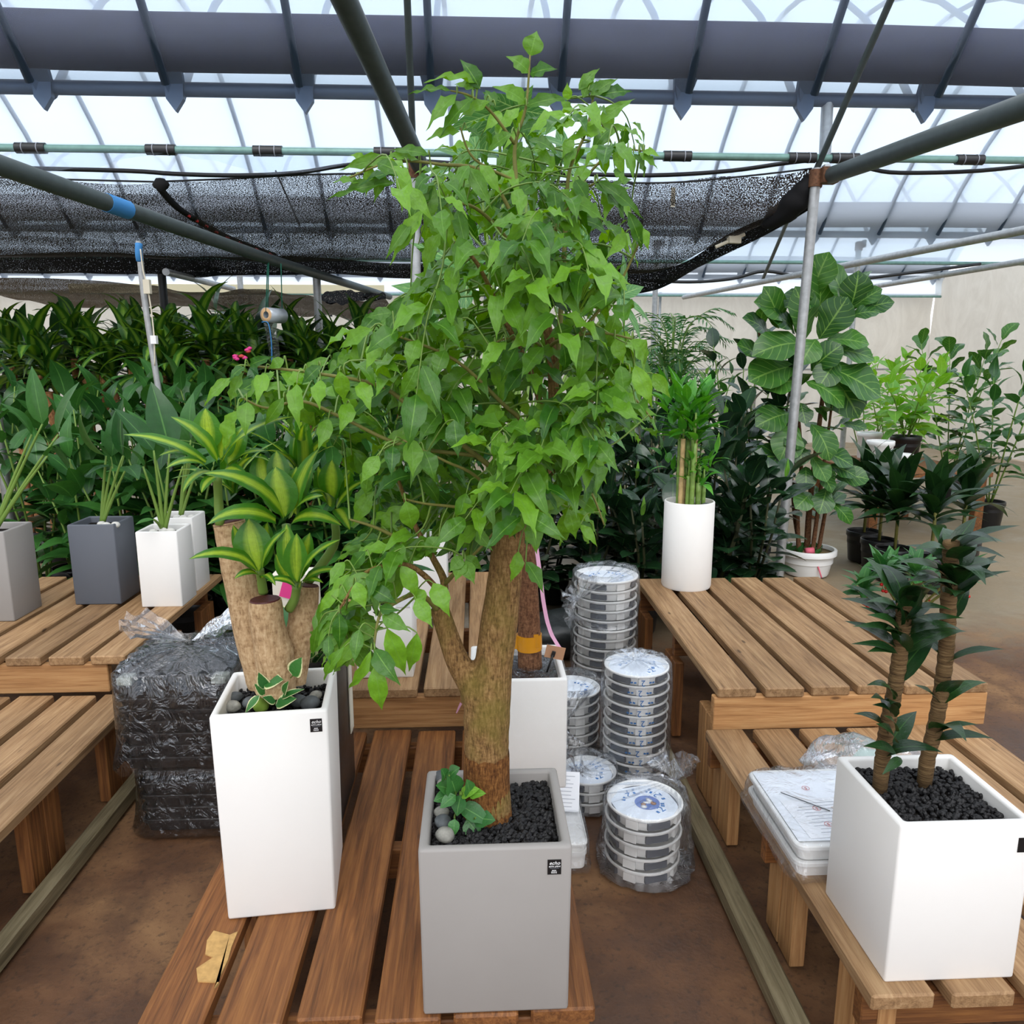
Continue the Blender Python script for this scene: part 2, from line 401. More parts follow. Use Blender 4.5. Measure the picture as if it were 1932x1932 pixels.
def basis(y, up):
    y = y.normalized(); z = up - y * up.dot(y)
    if z.length < 1e-4: z = Vector((1, 0, 0)) - y * y.x
    z.normalize(); x = y.cross(z)
    return Matrix((x, y, z)).transposed()
def leaf_matrix(me, base, tip, up, wscale=1.0):
    ty, tz = me['tip']; ch = tip - base; L = ch.length / math.hypot(ty, tz)
    B = basis(ch, up)
    a = math.atan2(tz, ty)                         # undo the chord angle of the drooping leaf
    B = B @ Matrix.Rotation(-a, 3, 'X')
    return Matrix.Translation(base) @ B.to_4x4() @ Matrix.Diagonal((L * wscale, L, L, 1))
def leaf_obj(parent, me, base, tip, up, wscale=1.0, name='leaf', wl=None):
    o = bpy.data.objects.new(name, me); COL.objects.link(o); o.parent = parent
    m = leaf_matrix(me, Vector(base), Vector(tip), Vector(up), wscale)
    m.translation = m.translation - (wl if wl is not None else wloc(parent)); o.matrix_basis = m
    return o
POSTS, BOXES_SOLID, SPOTS = [], [], []      # solid things that leaves and pots keep clear of
def blocked(b, e, L):
    for k in (0, .3, .55, .8, 1):
        p = b.lerp(e, k)
        for (a, c, r) in POSTS:
            d = c - a; t = max(0, min(1, (p - a).dot(d) / d.length_squared))
            if (p - a - d * t).length < r + .13 * L * (1 - abs(2 * k - 1)) + .012: return True
        for lo, hi in BOXES_SOLID:
            m = .02 + .06 * L
            if all(lo[i] - m < p[i] < hi[i] + m for i in range(3)): return True
    return False
def free_spot(x, y, r):
    """nearest place to (x, y) where a pot of radius r stands clear of the others, the posts and the benches"""
    for k in range(400):
        d = .012 * k ** .75; a = k * 2.4; px, py = x + d * math.cos(a), y + d * math.sin(a)
        ok = all(math.hypot(px - q[0], py - q[1]) > r + q[2] + .008 for q in SPOTS)
        ok = ok and all(math.hypot(px - lerp(p[0].x, p[1].x, .05), py - lerp(p[0].y, p[1].y, .05)) > r + p[2] + .01 for p in POSTS)
        ok = ok and not any(lo[2] < .3 and lo[0] - r < px < hi[0] + r and lo[1] - r < py < hi[1] + r for lo, hi in BOXES_SOLID)
        if ok: break
    SPOTS.append((px, py, r)); return px, py
def rdir(spread=1.0):
    return Vector((R.uniform(-1, 1), R.uniform(-1, 1), R.uniform(-1, 1))) * spread
def rosette(parent, c, n, meshes, length, tilt0=.25, tilt1=1.5, axis=Vector((0, 0, 1)), rise=.0, wscale=1.0, name='leaf'):
    """n leaves round an axis, the inner ones upright, the outer ones spread"""
    c = Vector(c); wl = wloc(parent); A = basis(axis, Vector((.3, .9, .1)))
    for i in range(n):
        an = i * 2.39996 + R.uniform(-.3, .3); k = (i + .5) / n
        ti = lerp(tilt1, tilt0, k) + R.uniform(-.15, .15)
        L = length * R.uniform(.75, 1.1)
        for q in range(12):
            d = A @ Vector((math.cos(an) * math.sin(ti), math.cos(ti), math.sin(an) * math.sin(ti)))
            tip = c + d * L + Vector((0, 0, -.18 * L * (1 - k)))
            if not blocked(c + axis * (rise * k), tip + axis * (rise * k), L): break
            an += .53; ti = max(.1, ti - .05)
            if q > 7: L *= .75
        leaf_obj(parent, R.choice(meshes), c + axis * (rise * k), tip + axis * (rise * k), Vector((0, 0, 1)) - d * .3 + rdir(.15), wscale * R.uniform(.85, 1.1), name, wl)
def shoot(parent, p0, p1, n, meshes, length, tilt=1.0, wscale=1.0, name='leaf', stalk=.02, t0=.15, hang=.1):
    """leaves in a spiral along a stem"""
    p0, p1 = Vector(p0), Vector(p1); ax = (p1 - p0).normalized(); A = basis(ax, Vector((.3, .9, .1))); wl = wloc(parent); a0 = R.uniform(0, 6)
    for i in range(n):
        k = lerp(t0, 1, (i + .5) / n); an = a0 + i * 2.39996 + R.uniform(-.3, .3)
        ti = tilt * (1.15 - .75 * k ** 2) + R.uniform(-.2, .2)
        L = length * R.uniform(.75, 1.12)
        for q in range(12):
            d = A @ Vector((math.cos(an) * math.sin(ti), math.cos(ti), math.sin(an) * math.sin(ti)))
            b = p0.lerp(p1, k) + d * stalk
            if not blocked(b, b + d * L + Vector((0, 0, -hang * L)), L): break
            an += .53
            if q > 7: L *= .75
        leaf_obj(parent, R.choice(meshes), b, b + d * L + Vector((0, 0, -hang * L)), Vector((0, 0, 1)) + rdir(.25), wscale * R.uniform(.85, 1.1), name, wl)
def blob(c, r, seed, sub=2, sq=(1, 1, 1), amp=.18):
    bm = bmesh.new(); bmesh.ops.create_icosphere(bm, subdivisions=sub, radius=1)
    vs = []
    for v in bm.verts:
        q = v.co * (1 + amp * noise.noise(v.co * 1.3 + Vector((seed * 3.1, seed, 0))))
        vs.append(Vector((q.x * r * sq[0], q.y * r * sq[1], q.z * r * sq[2])) + Vector(c))
    fs = [[v.index for v in f.verts] for f in bm.faces]; bm.free(); return vs, fs
def pebble(c, r, mat, label, seed, sq=(1, 1, .75), rz=0):
    v, f = blob((0, 0, 0), r, seed, 3, sq, .12)
    o = link('pebble', mkmesh('pebble', [tuple(q) for q in v], f, mat), None, c); o.rotation_euler = (0, 0, rz)
    return tag(o, label, 'pebble')
def text_mesh(s, size, mat, shear=0.0):
    cu = bpy.data.curves.new('lettering', 'FONT'); cu.body = s; cu.size = size; cu.shear = shear; cu.align_x = 'CENTER'; cu.align_y = 'CENTER'; cu.extrude = .0002; cu.resolution_u = 3
    o = bpy.data.objects.new('lettering', cu); COL.objects.link(o)
    dg = bpy.context.evaluated_depsgraph_get(); me = bpy.data.meshes.new_from_object(o.evaluated_get(dg))
    bpy.data.objects.remove(o); me.materials.clear(); me.materials.append(mat); me.name = 'lettering'
    return me

# ================================================================== THE SETTING
def ground():
    t = NT('stained_earth_concrete')
    v = t.coord('Object')
    a = t.noise(v, 1.3, 6, .6, .4); b = t.noise(v, 5, 6, .65); c = t.noise(v, 60, 3, .6)
    col = t.ramp(a, [(.32, srgb(58, 38, 26)), (.5, srgb(98, 67, 43)), (.68, srgb(140, 105, 70))])
    col = t.mix(t.ramp(b, [(.45, (0, 0, 0, 1)), (.62, (.6, .6, .6, 1))]), col, srgb(66, 44, 30))
    col = t.mix(t.ramp(c, [(.55, (0, 0, 0, 1)), (.7, (.5, .5, .5, 1))]), col, srgb(44, 34, 26))
    far = t.n('ShaderNodeSeparateXYZ'); t.l(t.n('ShaderNodeTexCoord').outputs['Object'], far.inputs[0])
    clean = t.ramp(t.math('ADD', t.math('MULTIPLY', far.outputs[1], .1), t.math('MULTIPLY', b, .1)), [(.44, (0, 0, 0, 1)), (.52, (.85, .85, .85, 1))])
    col = t.mix(clean, col, srgb(142, 128, 104))
    wet = t.ramp(a, [(.35, (.35, .35, .35, 1)), (.6, (.8, .8, .8, 1))])
    t.bsdf(col, wet, .4, 0, t.bump(t.math('ADD', b, t.math('MULTIPLY', c, .3)), .4, .012))
    n = 60; vs = []; fs = []
    for j in range(n + 1):
        for i in range(n + 1):
            x = -12 + 24 * i / n; y = -6 + 26 * j / n
            vs.append((x, y, -.012 + .012 * noise.noise(Vector((x * 1.1, y * 1.1, 0)))))
    for j in range(n):
        for i in range(n): k = j * (n + 1) + i; fs.append((k, k + 1, k + n + 2, k + n + 1))
    tag(link('floor', mkmesh('floor', vs, fs, t.m)), kind='structure')
ground()

# ---- roof: spans with a gutter line every 5 m
def film_mat(name, clear, tint, glow):
    t = NT(name)
    tr = t.n('ShaderNodeBsdfTransparent'); tr.inputs[0].default_value = tint
    tl = t.n('ShaderNodeBsdfTranslucent'); tl.inputs[0].default_value = glow
    df = t.n('ShaderNodeBsdfDiffuse'); df.inputs[0].default_value = glow
    st = t.noise(t.coord('Object', (.5, 3, 3)), 1.5, 4)
    f = t.math('ADD', t.math('MULTIPLY', st, .12), 1 - clear - .06, True)
    t.mixsh(f, tr.outputs[0], t.mixsh(.35, tl.outputs[0], df.outputs[0], False)); return t.m
FILM = film_mat('greenhouse_film', .87, (.91, .96, 1, 1), (.76, .85, 1.0, 1))
FILMO = film_mat('outer_roof_film', .42, (.87, .945, 1, 1), (.77, .88, 1.0, 1))
FILMW = film_mat('milky_side_film', .30, (.9, .94, .95, 1), (.72, .71, .66, 1))
XL, XR = -9.0, 9.0
SPAN = 5.0
def arch(k, n=24):                       # cross-section of span k in Y, Z
    y0, y1 = SPAN * k + .12, SPAN * (k + 1) - .12
    return [(lerp(y0, y1, i / n), 3.16 + 1.5 * 4 * (i / n) * (1 - i / n)) for i in range(n + 1)]
RX0 = -1.754; RDX = .757
def span(k):
    root = bpy.data.objects.new('ceiling', None); COL.objects.link(root); root.location = (0, SPAN * (k + 1), 3.16)
    tag(root, kind='structure')
    a = arch(k)
    ins = [(y, z + (.045 if k > 0 and i < len(a) // 2 else -.05)) for i, (y, z) in enumerate(a)]
    yr = SPAN * (k + 1) - .03
    strip = ins[:-1] + [(yr - .05, 3.14), (yr, 3.05), (yr, 2.83)]
    nx = 12; vs = []; fs = []
    for i in range(nx + 1):
        x = lerp(XL, XR, i / nx)
        for j, (y, z) in enumerate(strip):
            vs.append((x, y + .012 * noise.noise(Vector((x * .9, y * 2, k))), z))
    m = len(strip)
    for i in range(nx):
        for j in range(m - 1): q = i * m + j; fs.append((q, q + 1, q + m + 1, q + m))
    b = MB(); b.add(vs, fs); b.build('film_sheet', FILMO if k > 0 else FILM, root)
    i0 = int((XL - RX0) / RDX) - 1
    x = RX0 + RDX * i0
    ribs = [x + RDX * i for i in range(40) if XL < x + RDX * i < XR]
    for x in ribs:
        MB().tube([(x, y, z) for y, z in a[::2]], .024, 6).build('rib', RIBM, root)
        # cast bracket where the rib meets the gutter pipe
        bb = MB(); yy = SPAN * (k + 1)
        bb.add([(x - .08, yy - .1, 3.30), (x + .08, yy - .1, 3.30), (x + .055, yy, 3.20), (x + .05, yy, 3.12), (x, yy, 3.05), (x - .05, yy, 3.12), (x - .055, yy, 3.20),
                (x - .08, yy - .06, 3.30), (x + .08, yy - .06, 3.30), (x + .055, yy + .04, 3.20), (x + .05, yy + .04, 3.12), (x, yy + .04, 3.05), (x - .05, yy + .04, 3.12), (x - .055, yy + .04, 3.20)],
               [tuple(range(7)), tuple(range(13, 6, -1))] + [(i, (i + 1) % 7, 7 + (i + 1) % 7, 7 + i) for i in range(7)])
        bb.build('rib_bracket', RIBM, root, smooth=False)
    y = SPAN * (k + 1)
    MB().tube([(XL, y + .05, 3.185), (XR, y + .05, 3.185)], .042, 10).build('gutter_pipe', RIBM, root)
    # rolled curtain lying in the valley
    rr = []
    for i in range(41):
        x = lerp(XL, XR, i / 40); rr.append((x, y - .07 + .008 * math.sin(x * 2), 3.40 + .006 * math.sin(x * 1.3)))
    MB().tube(rr, .150, 18).build('rolled_curtain', CURT, root)
    MB().tube([(XL, yr - .0, 2.83), (XR, yr - .0, 2.83)], .022, 10).build('roll_up_pipe', ROLLG, root)
    return root, ribs
for k in (-2, -1, 0, 1, 2): span(k)
# clips on the nearest roll-up pipe
for u, where in ((305, 'above the knot in the black net'), (506, 'above the slanting cord on the net'), (733, 'at the foot of the thick green tie pipe'), (1278, 'above the pale yellow tape strip'), (1513, 'beside the leaning post, over the net end'), (1594, 'beside the leaning post, over the tie pipe'), (60, 'at the far left end beyond the plug pole'), (1830, 'at the far right end past the leaning post')):
    p = PY(u, 294, 4.97); p.z = 2.83
    c = thing('pipe_clip', 'black snap clip on the roll-up pipe ' + where, 'clip', p, 'black clips along the nearest roll-up pipe')
    MB().tube([p + Vector((-.085, 0, 0)), p + Vector((.085, 0, 0))], .031, 12).build('sleeve', CLIP, c, auto=40)
    for s in (-1, 1):
        MB().tube([p + Vector((s * .04, 0, 0)), p + Vector((s * .045, 0, 0))], .0325, 12).build('groove', GREYINK, c, auto=40)
# torn strip of old film under the pipe
vs = []; fs = []
for i in range(33):
    x = lerp(-2.7, -.46, i / 32); z1 = 2.80 - .10 * (.5 + .5 * math.sin(i * .33 + .5)) - .02 * noise.noise(Vector((x * 7, 0, 0)))
    vs += [(x, 4.950, 2.822), (x, 4.952 + .008 * math.sin(i), z1)]
fs = [(2 * i, 2 * i + 1, 2 * i + 3, 2 * i + 2) for i in range(32)]
tag(link('film_strip', mkmesh('film_strip', vs, fs, FILM)), 'torn strip of white film hanging below the roll-up pipe', 'film')

# ---- walls far behind and at the sides
def drape_wall(name, p0, p1, z0, z1, mat, amp=.05, nx=140):
    d = Vector(p1) - Vector(p0); nrm = Vector((-d.y, d.x, 0)).normalized(); vs = []; fs = []
    for i in range(nx + 1):
        for j in range(9):
            q = Vector(p0) + d * (i / nx); z = lerp(z0, z1, j / 8)
            o = amp * noise.noise(Vector((i * .35 + j * .5, j * .35, 2)))
            vs.append(tuple(q + nrm * o + Vector((0, 0, z))))
    for i in range(nx):
        for j in range(8): k = i * 9 + j; fs.append((k, k + 9, k + 10, k + 1))
    return tag(link(name, mkmesh(name, vs, fs, mat)), kind='structure')
WALLF = NT('creased_back_sheet')
_w = WALLF.noise(WALLF.coord('Object', (1, 1, .5)), 2.2, 6, .6, 1.5)
_d = WALLF.bsdf(WALLF.ramp(_w, [(.3, srgb(168, 162, 148)), (.7, srgb(206, 202, 190))]), .6, .3, 0, WALLF.bump(_w, .5, .05), out=False)
_t = WALLF.n('ShaderNodeBsdfTranslucent'); _t.inputs[0].default_value = (.62, .6, .54, 1)
WALLF.mixsh(.45, _d, _t.outputs[0])
drape_wall('wall_back', (XL, 15.2, 0), (XR, 15.2, 0), 0, 2.85, WALLF.m, .10)
drape_wall('wall_left', (XL, -5, 0), (XL, 15.2, 0), 0, 3.2, WALLF.m, .06)
drape_wall('wall_right', (XR, 15.2, 0), (XR, -5, 0), 0, 3.2, WALLF.m, .06)
MB().tube([(XL, 15.1, 1.45), (XR, 15.1, 1.45)], .02, 6).build('trim_1', GALV, None)['kind'] = 'structure'
MB().tube([(XL, 15.1, 2.86), (XR, 15.1, 2.86)], .03, 6).build('trim_2', GALV, None)['kind'] = 'structure'
for i, x in enumerate([-6.5, -4.2, -2.2, .2, 1.35, 3.55, 5.5]):
    o = MB().tube([(x, 15.08, 0), (x, 15.08, 2.9)], .028, 6).build('trim_%d' % (i + 3), GALV, None); o['kind'] = 'structure'

# ---- posts and truss pipes
def post(label, p0, p1, r=.03, clamp=True, mat=GALV, group=None):
    t = thing('steel_post', label, 'post', p0, group)
    MB().tube([p0, p1], r, 14).build('tube', mat, t, auto=40); POSTS.append((Vector(p0), Vector(p1), r))
    if clamp:
        d = (Vector(p1) - Vector(p0)).normalized(); c = Vector(p1) - d * .06
        MB().tube([c - d * .05, c + d * .05], r * 1.35, 12).build('clamp_band', RUST, t, auto=40)
        MB().box(tuple(c + Vector((r * 1.6, -.02, .03))), (.035, .05, .09)).build('clamp_lug', GALV, t, smooth=False)
        MB().tube([c + Vector((r * 1.2, -r * 1.2, 0)), c + Vector((r * 1.2, -r * 1.2 - .035, 0))], .01, 6).build('bolt', RUST, t, auto=40)
    return t
ph = PY(1541, 318, 5.0)
post('leaning galvanised steel post rising behind the right bench', PY(1466, 1120, 5.0) * 1, ph, .031)
ph2 = Vector((-.36, 5.0, 2.80))
post('galvanised steel post standing behind the tall happy tree', (-.37, 5.0, 0), ph2, .031)
for x, lab in ((-3.0, 'galvanised post at the left end of the net'), (4.75, 'galvanised post beside the right aisle')):
    post(lab, (x, 5.0, 0), (x, 5.0, 2.82), .031)
for x in (-2.9, -.3, 2.3, 4.9):
    post('thin galvanised post of the second gutter row', (x, 10.05, 0), (x, 10.05, 3.1), .035, True, GALV, 'posts of the second gutter row')
def to_arch(a, b, gap=.07):              # run a pipe on from a through b until it meets the roof film of the first span
    d = (b - a).normalized(); p = b.copy()
    for i in range(800):
        q = p + d * .01; t = (q.y - .12) / (SPAN - .24)
        if not 0 < t < 1 or q.z > 3.16 + 6 * t * (1 - t) - gap: break
        p = q
    return p
def pipe(name, label, a, b, r, mat, group=None, cat='pipe'):
    o = MB().tube([a, b], r, 12).build(name, mat, None, a, auto=40); return tag(o, label, cat, group)
# tie pipes running towards the viewer from the post heads
a = ph2 + Vector((.04, -.02, -.04)); b = to_arch(a, PY(650, 0, 3.4), .10)
pipe('tie_pipe', 'thick dark green tie pipe slanting up behind the tree top', a, b, .052, GREEN_PIPE)
a = ph + Vector((.07, -.05, -.05)); b = PY(1700, 284, 4.05); b = a + (b - a) * 4.6
pipe('tie_pipe', 'thick dark green tie pipe clamped to the leaning post head', a, b, .05, GREEN_PIPE)
t = MB().box(tuple(ph + Vector((.06, -.04, -.05))), (.10, .08, .09)).build('pipe_coupler', RUST, None, ph, smooth=False)
tag(t, 'rusty coupler joining the tie pipe to the leaning post', 'clamp')
a = ph + Vector((.0, 0, .0)); b = to_arch(a, PY(1684, -8, 4.35))
pipe('strut_rod', 'thin grey strut rod rising from the leaning post head', a, b, .019, GREEN_PIPE)
a = ph2.copy(); b = to_arch(a, PY(768, -8, 4.4))
pipe('strut_rod', 'thin grey strut rod rising beside the thick tie pipe', a, b, .019, GREEN_PIPE)
# outside-the-film stub post seen below the gutter pipe
o = pipe('gutter_stub', 'pale stub post between gutter pipe and leaning post', PY(1556, 300, 5.07), PY(1561, 195, 5.05), .036, GALV)
# left tie pipe that carries the bag roll
ta = PY(200, 382, 4.05); tb = PY(500, 487, 5.6); tc = PY(735, 560, 8.6)
t = thing('tie_pipe', 'long green-grey tie pipe carrying the hanging bag roll', 'pipe', ta)
MB().tube([ta + (ta - tb) * 1.8, ta, tb, tc], [.044, .042, .038, .032], 12).build('tube', GREEN_PIPE, t, auto=50)
MB().tube([ta, ta.lerp(tb, .1)], .0455, 12).build('blue_tape_wrap', BLUEROPE, t, auto=40)
ua = PY(320, 515, 6.3); ub = PY(410, 545, 7.6)
pipe('tie_pipe', 'white-grey tie pipe under the black net at left', PY(313, 513, 6.3), PY(440, 545, 8.8), .028, GALV)
pipe('tie_pipe', 'far tie pipe crossing below the second gutter', PY(1290, 561, 11.5), PY(2080, 405, 5.0), .032, GALV)
pipe('tie_pipe', 'far tie pipe at right edge behind the fig', PY(1440, 576, 14.5), PY(2080, 468, 7.5), .035, GALV)
pipe('strut_rod', 'dark strut rod dropping from the net to the second row', PY(1488, 412, 8.2), PY(1440, 525, 10), .02, GREEN_PIPE)
for u, lab in ((305, 'black square post below the net at left'), (597, 'grey post hanging below the left tie pipe')):
    p = PY(u, 517, 7.0); q = Vector((p.x, p.y, 0))
    post(lab, q, p + Vector((0, 0, .01)), .034, False, HOSE if u < 400 else GALV)
# thin pole with sockets at far left
pp = spline([PY(262, 455, 4.5), PY(272, 560, 4.5), PY(299, 735, 4.5), PY(310, 800, 4.5)], 4)
t = thing('cable_pole', 'thin pole with cable and cream plug boxes at the left', 'pole', (pp[-1].x, pp[-1].y, 0))
MB().tube(pp + [Vector((pp[-1].x + .05, pp[-1].y, 0))], .017, 10).build('tube', GALV, t, auto=50)
for i_ in range(len(pp) - 1): POSTS.append((pp[i_], pp[i_ + 1], .02))
POSTS.append((Vector((pp[-1].x + .05, pp[-1].y, 0)), pp[-1], .02))
b1 = PY(278, 541, 4.46); MB().box(tuple(b1), (.034, .03, .075)).build('plug_box', CREAM, t, smooth=False)
b2 = PY(291, 641, 4.46); MB().box(tuple(b2), (.03, .03, .045)).build('plug_box', WPL, t, smooth=False)
MB().tube(spline([PY(265, 470, 4.47), PY(270, 510, 4.46), b1, PY(286, 590, 4.46), b2, PY(292, 690, 4.47)], 4), .004, 6).build('cable', CREAM, t)
MB().tube(spline([PY(262, 460, 4.5), PY(262, 480, 4.49), PY(264, 492, 4.5)], 3), .0195, 10).build('blue_tape_wrap', BLUEROPE, t)

# ---- shade net sagging below the gutter
def net_mat(name, c, dens, sc, grad=0.0):
    t = NT(name)
    uv = t.n('ShaderNodeTexCoord').outputs['UV']
    def nz(sx, sy, d=1):
        mp = t.n('ShaderNodeMapping'); mp.inputs['Scale'].default_value = (sx, sy, 1); t.l(uv, mp.inputs[0]); return t.noise(mp.outputs[0], 1.0, d, .5, .3)
    a = nz(120 * sc, 190 * sc, 2); b = nz(1.2, 5, 3)
    th = t.math('ADD', a, t.math('MULTIPLY', t.math('SUBTRACT', b, .5), .18))
    sp = t.n('ShaderNodeSeparateXYZ'); t.l(uv, sp.inputs[0])
    open_ = t.math('GREATER_THAN', t.math('SUBTRACT', th, t.math('MULTIPLY', sp.outputs[1], grad)), dens)
    tr = t.n('ShaderNodeBsdfTransparent')
    df = t.bsdf(c, .8, .2, 0, None, out=False)
    t.mixsh(open_, df, tr.outputs[0]); return t.m
NET = net_mat('black_shade_net', srgb(58, 52, 48), .535, 1.0, .055)
NETD = net_mat('folded_black_net', srgb(30, 30, 32), .66, 1.0)
NETB = net_mat('brown_old_net', srgb(110, 100, 88), .64, 1.0)
def sheet(name, mat, top, bot, nu, nv, sag=0.0, crease=.0, parent=None, seed=0, loc=(0, 0, 0), thick=0):
    """cloth between two polylines of world points"""
    A, B = spline(top, 8), spline(bot, 8)
    def at(P, t):
        f = t * (len(P) - 1); i = min(int(f), len(P) - 2); return P[i].lerp(P[i + 1], f - i)
    vs = []; uv = []; fs = []; base = Vector(loc)
    for i in range(nu + 1):
        for j in range(nv + 1):
            s, t = i / nu, j / nv; p = at(A, s).lerp(at(B, s), t)
            p = p + Vector((0, 0, -sag * 4 * t * (1 - t) + crease * noise.noise(Vector((s * 9 + seed, t * 3, seed)))))
            vs.append(tuple(p - base)); uv.append((p.x, t * (at(A, s) - at(B, s)).length))
    for i in range(nu):
        for j in range(nv): k = i * (nv + 1) + j; fs.append((k, k + 1, k + nv + 2, k + nv + 1))
    return link(name, mkmesh(name, vs, fs, mat, True, uv), parent, loc)
top = [PY(-250, 330, 5.1), PY(60, 338, 5.1), PY(290, 345, 5.1), PY(420, 338, 5.1), PY(640, 328, 5.1), PY(850, 335, 5.1), PY(1050, 342, 5.1), PY(1250, 345, 5.1), PY(1400, 333, 5.1), PY(1532, 318, 5.06)]
midl = [PY(-250, 480, 6.8), PY(60, 482, 6.8), PY(300, 486, 6.8), PY(420, 488, 6.9), PY(640, 492, 6.9), PY(850, 500, 6.8), PY(1050, 512, 6.5), PY(1240, 512, 6.1), PY(1370, 448, 5.6), PY(1545, 372, 5.1)]
net = thing('shade_net', 'black shade net sagging below the roof to the leaning post', 'net', PY(700, 345, 5.1))
sheet('net_cloth', NET, top, midl, 120, 26, .10, .05, net, 1, wloc(net))
hem = [p + Vector((0, .25, -.10 - .02 * math.sin(i))) for i, p in enumerate(midl[:-1])] + [midl[-1] + Vector((0, .02, -.02))]
sheet('net_fold', NETD, [p + Vector((0, 0, .015)) for p in midl], hem, 110, 6, .04, .05, net, 2, wloc(net))
# dense gathered end at the post
g = MB(); q = [PY(1440, 425, 5.35), PY(1480, 400, 5.2), PY(1515, 365, 5.1), PY(1535, 340, 5.05)]
g.tube(spline(q, 5), [.02, .035, .05, .055, .065, .07, .075, .08, .085, .085, .08, .08, .075, .07, .065, .06], 12)
g.v = [tuple(Vector(p) + .02 * noise.noise_vector(Vector(p) * 14)) for p in g.v]
g.build('gathered_end', NETD, net)
e2 = MB().tube([PY(-250, 329, 5.09), PY(290, 343, 5.09)] + spline(top[3:], 4), .006, 5).build('edge_rope', HOSE, net)
# patched seam with red thread
sm = spline([PY(300, 345, 5.12), PY(335, 385, 5.35), PY(380, 415, 5.8), PY(440, 448, 6.2), PY(520, 478, 6.6)], 6)
MB().tube([p + Vector((0, -.03, -.02)) for p in sm], .022, 6).build('sewn_seam', NETD, net)
for i in range(9, len(sm) - 1, 2):
    p = sm[i] + Vector((0, -.06, -.02)); MB().tube([p + Vector((-.03, 0, .015)), p + Vector((.03, 0, -.02))], .009, 5).build('red_stitch', plain('red_thread', srgb(190, 40, 40), .6) if i == 9 else bpy.data.materials['red_thread'], net)
k = PY(303, 348, 5.08); v, f = blob(tuple(k), .05, 4, 2, (1, .6, .8), .4); MB().add(v, f).build('net_knot', NETD, net)
# far nets at the left
n2 = thing('shade_net', 'old brown shade net drooping above the left plant rows', 'net', PY(350, 560, 8))
sheet('net_cloth', NETB, [PY(-100, 528, 8), PY(233, 530, 8), PY(300, 545, 8), PY(400, 552, 8), PY(470, 545, 8), PY(560, 556, 8), PY(640, 566, 8), PY(725, 560, 8)],
      [p + Vector((0, 1.85, -.12)) for p in (PY(-100, 528, 8), PY(233, 530, 8), PY(300, 545, 8), PY(400, 552, 8), PY(470, 545, 8), PY(560, 556, 8), PY(640, 566, 8), PY(725, 560, 8))], 80, 8, .02, .06, n2, 3, wloc(n2))
n3 = thing('shade_net', 'dark net end bunched at the far tie pipe', 'net', PY(660, 560, 7.9))
sheet('net_cloth', NETD, [PY(600, 556, 7.9), PY(640, 548, 7.9), PY(680, 550, 7.9), PY(728, 556, 7.9)], [PY(600, 566, 7.9), PY(640, 574, 7.9), PY(680, 568, 7.9), PY(728, 562, 7.9)], 30, 6, .01, .04, n3, 5, wloc(n3))
CB = tag(block('cream_board', PY(430, 545, 12), (4.6, .03, .13), plain('cream_board_paint', srgb(226, 214, 178), .7), None, .004), 'long cream board above the far left plants', 'board')
PB = tag(link('perforated_board', bbox_mesh((4.2, .03, 2.02), .004, plain('white_perforated_board', srgb(208, 206, 198), .7)), None, Vector((PY(560, 600, 11).x, 11, 1.0))), 'white board with dark slots behind the left plants', 'board')
for sx_ in (-2.2, 2.2): block('prop', (CB.location.x + sx_, 12.03, CB.location.z / 2), (.05, .04, CB.location.z), GALV, CB, 0)
for r_ in range(3):
    for c_ in range(7):
        p = PY(622 + c_ * 13 + (r_ % 2) * 6, 570 + r_ * 13, 10.97)
        MB().add([p + Vector((-.03, 0, 0)), p + Vector((.035, 0, .022)), p + Vector((.035, 0, -.012)), p + Vector((-.03, .01, 0)), p + Vector((.035, .01, .022)), p + Vector((.035, .01, -.012))],
                 [(0, 2, 1), (3, 4, 5), (0, 1, 4, 3), (1, 2, 5, 4), (2, 0, 3, 5)]).build('slot', CLIP, PB, smooth=False)

# hoses slung below the gutter
tag(MB().tube(spline([PY(u, v, 5.062) for u, v in ((-60, 315), (233, 322), (330, 328), (450, 331), (560, 326), (650, 312), (760, 303), (900, 312), (1020, 324), (1150, 330), (1260, 330), (1380, 322), (1480, 308), (1540, 302), (1580, 304), (1640, 318), (1699, 326), (1850, 322), (2000, 305))], 4), .013, 8).build('black_hose', HOSE, None), 'black water hose slung along under the roll-up pipe', 'hose')
tag(MB().tube(spline([PY(u, v, 9.9) for u, v in ((1210, 528), (1300, 532), (1380, 526), (1440, 512), (1500, 520), (1580, 530), (1700, 517), (1850, 498))]), .02, 6).build('black_hose', HOSE, None), 'thin black hose hanging on the second gutter row', 'hose')
# cream clamp holding the net
cl = PY(1385, 452, 5.5); t = thing('net_clip', 'cream plastic clip pinching the net hem', 'clip', cl)
MB().box(tuple(cl), (.09, .04, .05), .2).build('jaw', CREAM, t, smooth=False); MB().tube([PY(1350, 466, 5.5), PY(1405, 442, 5.5)], .012, 8).build('rod', CREAM, t, auto=40)
# paddle of yellow tape on the net
p = PY(1270, 372, 5.25); tag(MB().box(tuple(p), (.028, .004, .12)).build('tape_strip', CREAM, None, p, smooth=False), 'pale yellow tape strip stuck on the black net', 'tape')
# hanging cords behind net
(MB().tube([PY(520, 322, 5.3), PY(565, 425, 5.2)], .006, 6).build('cord', HOSE, net))

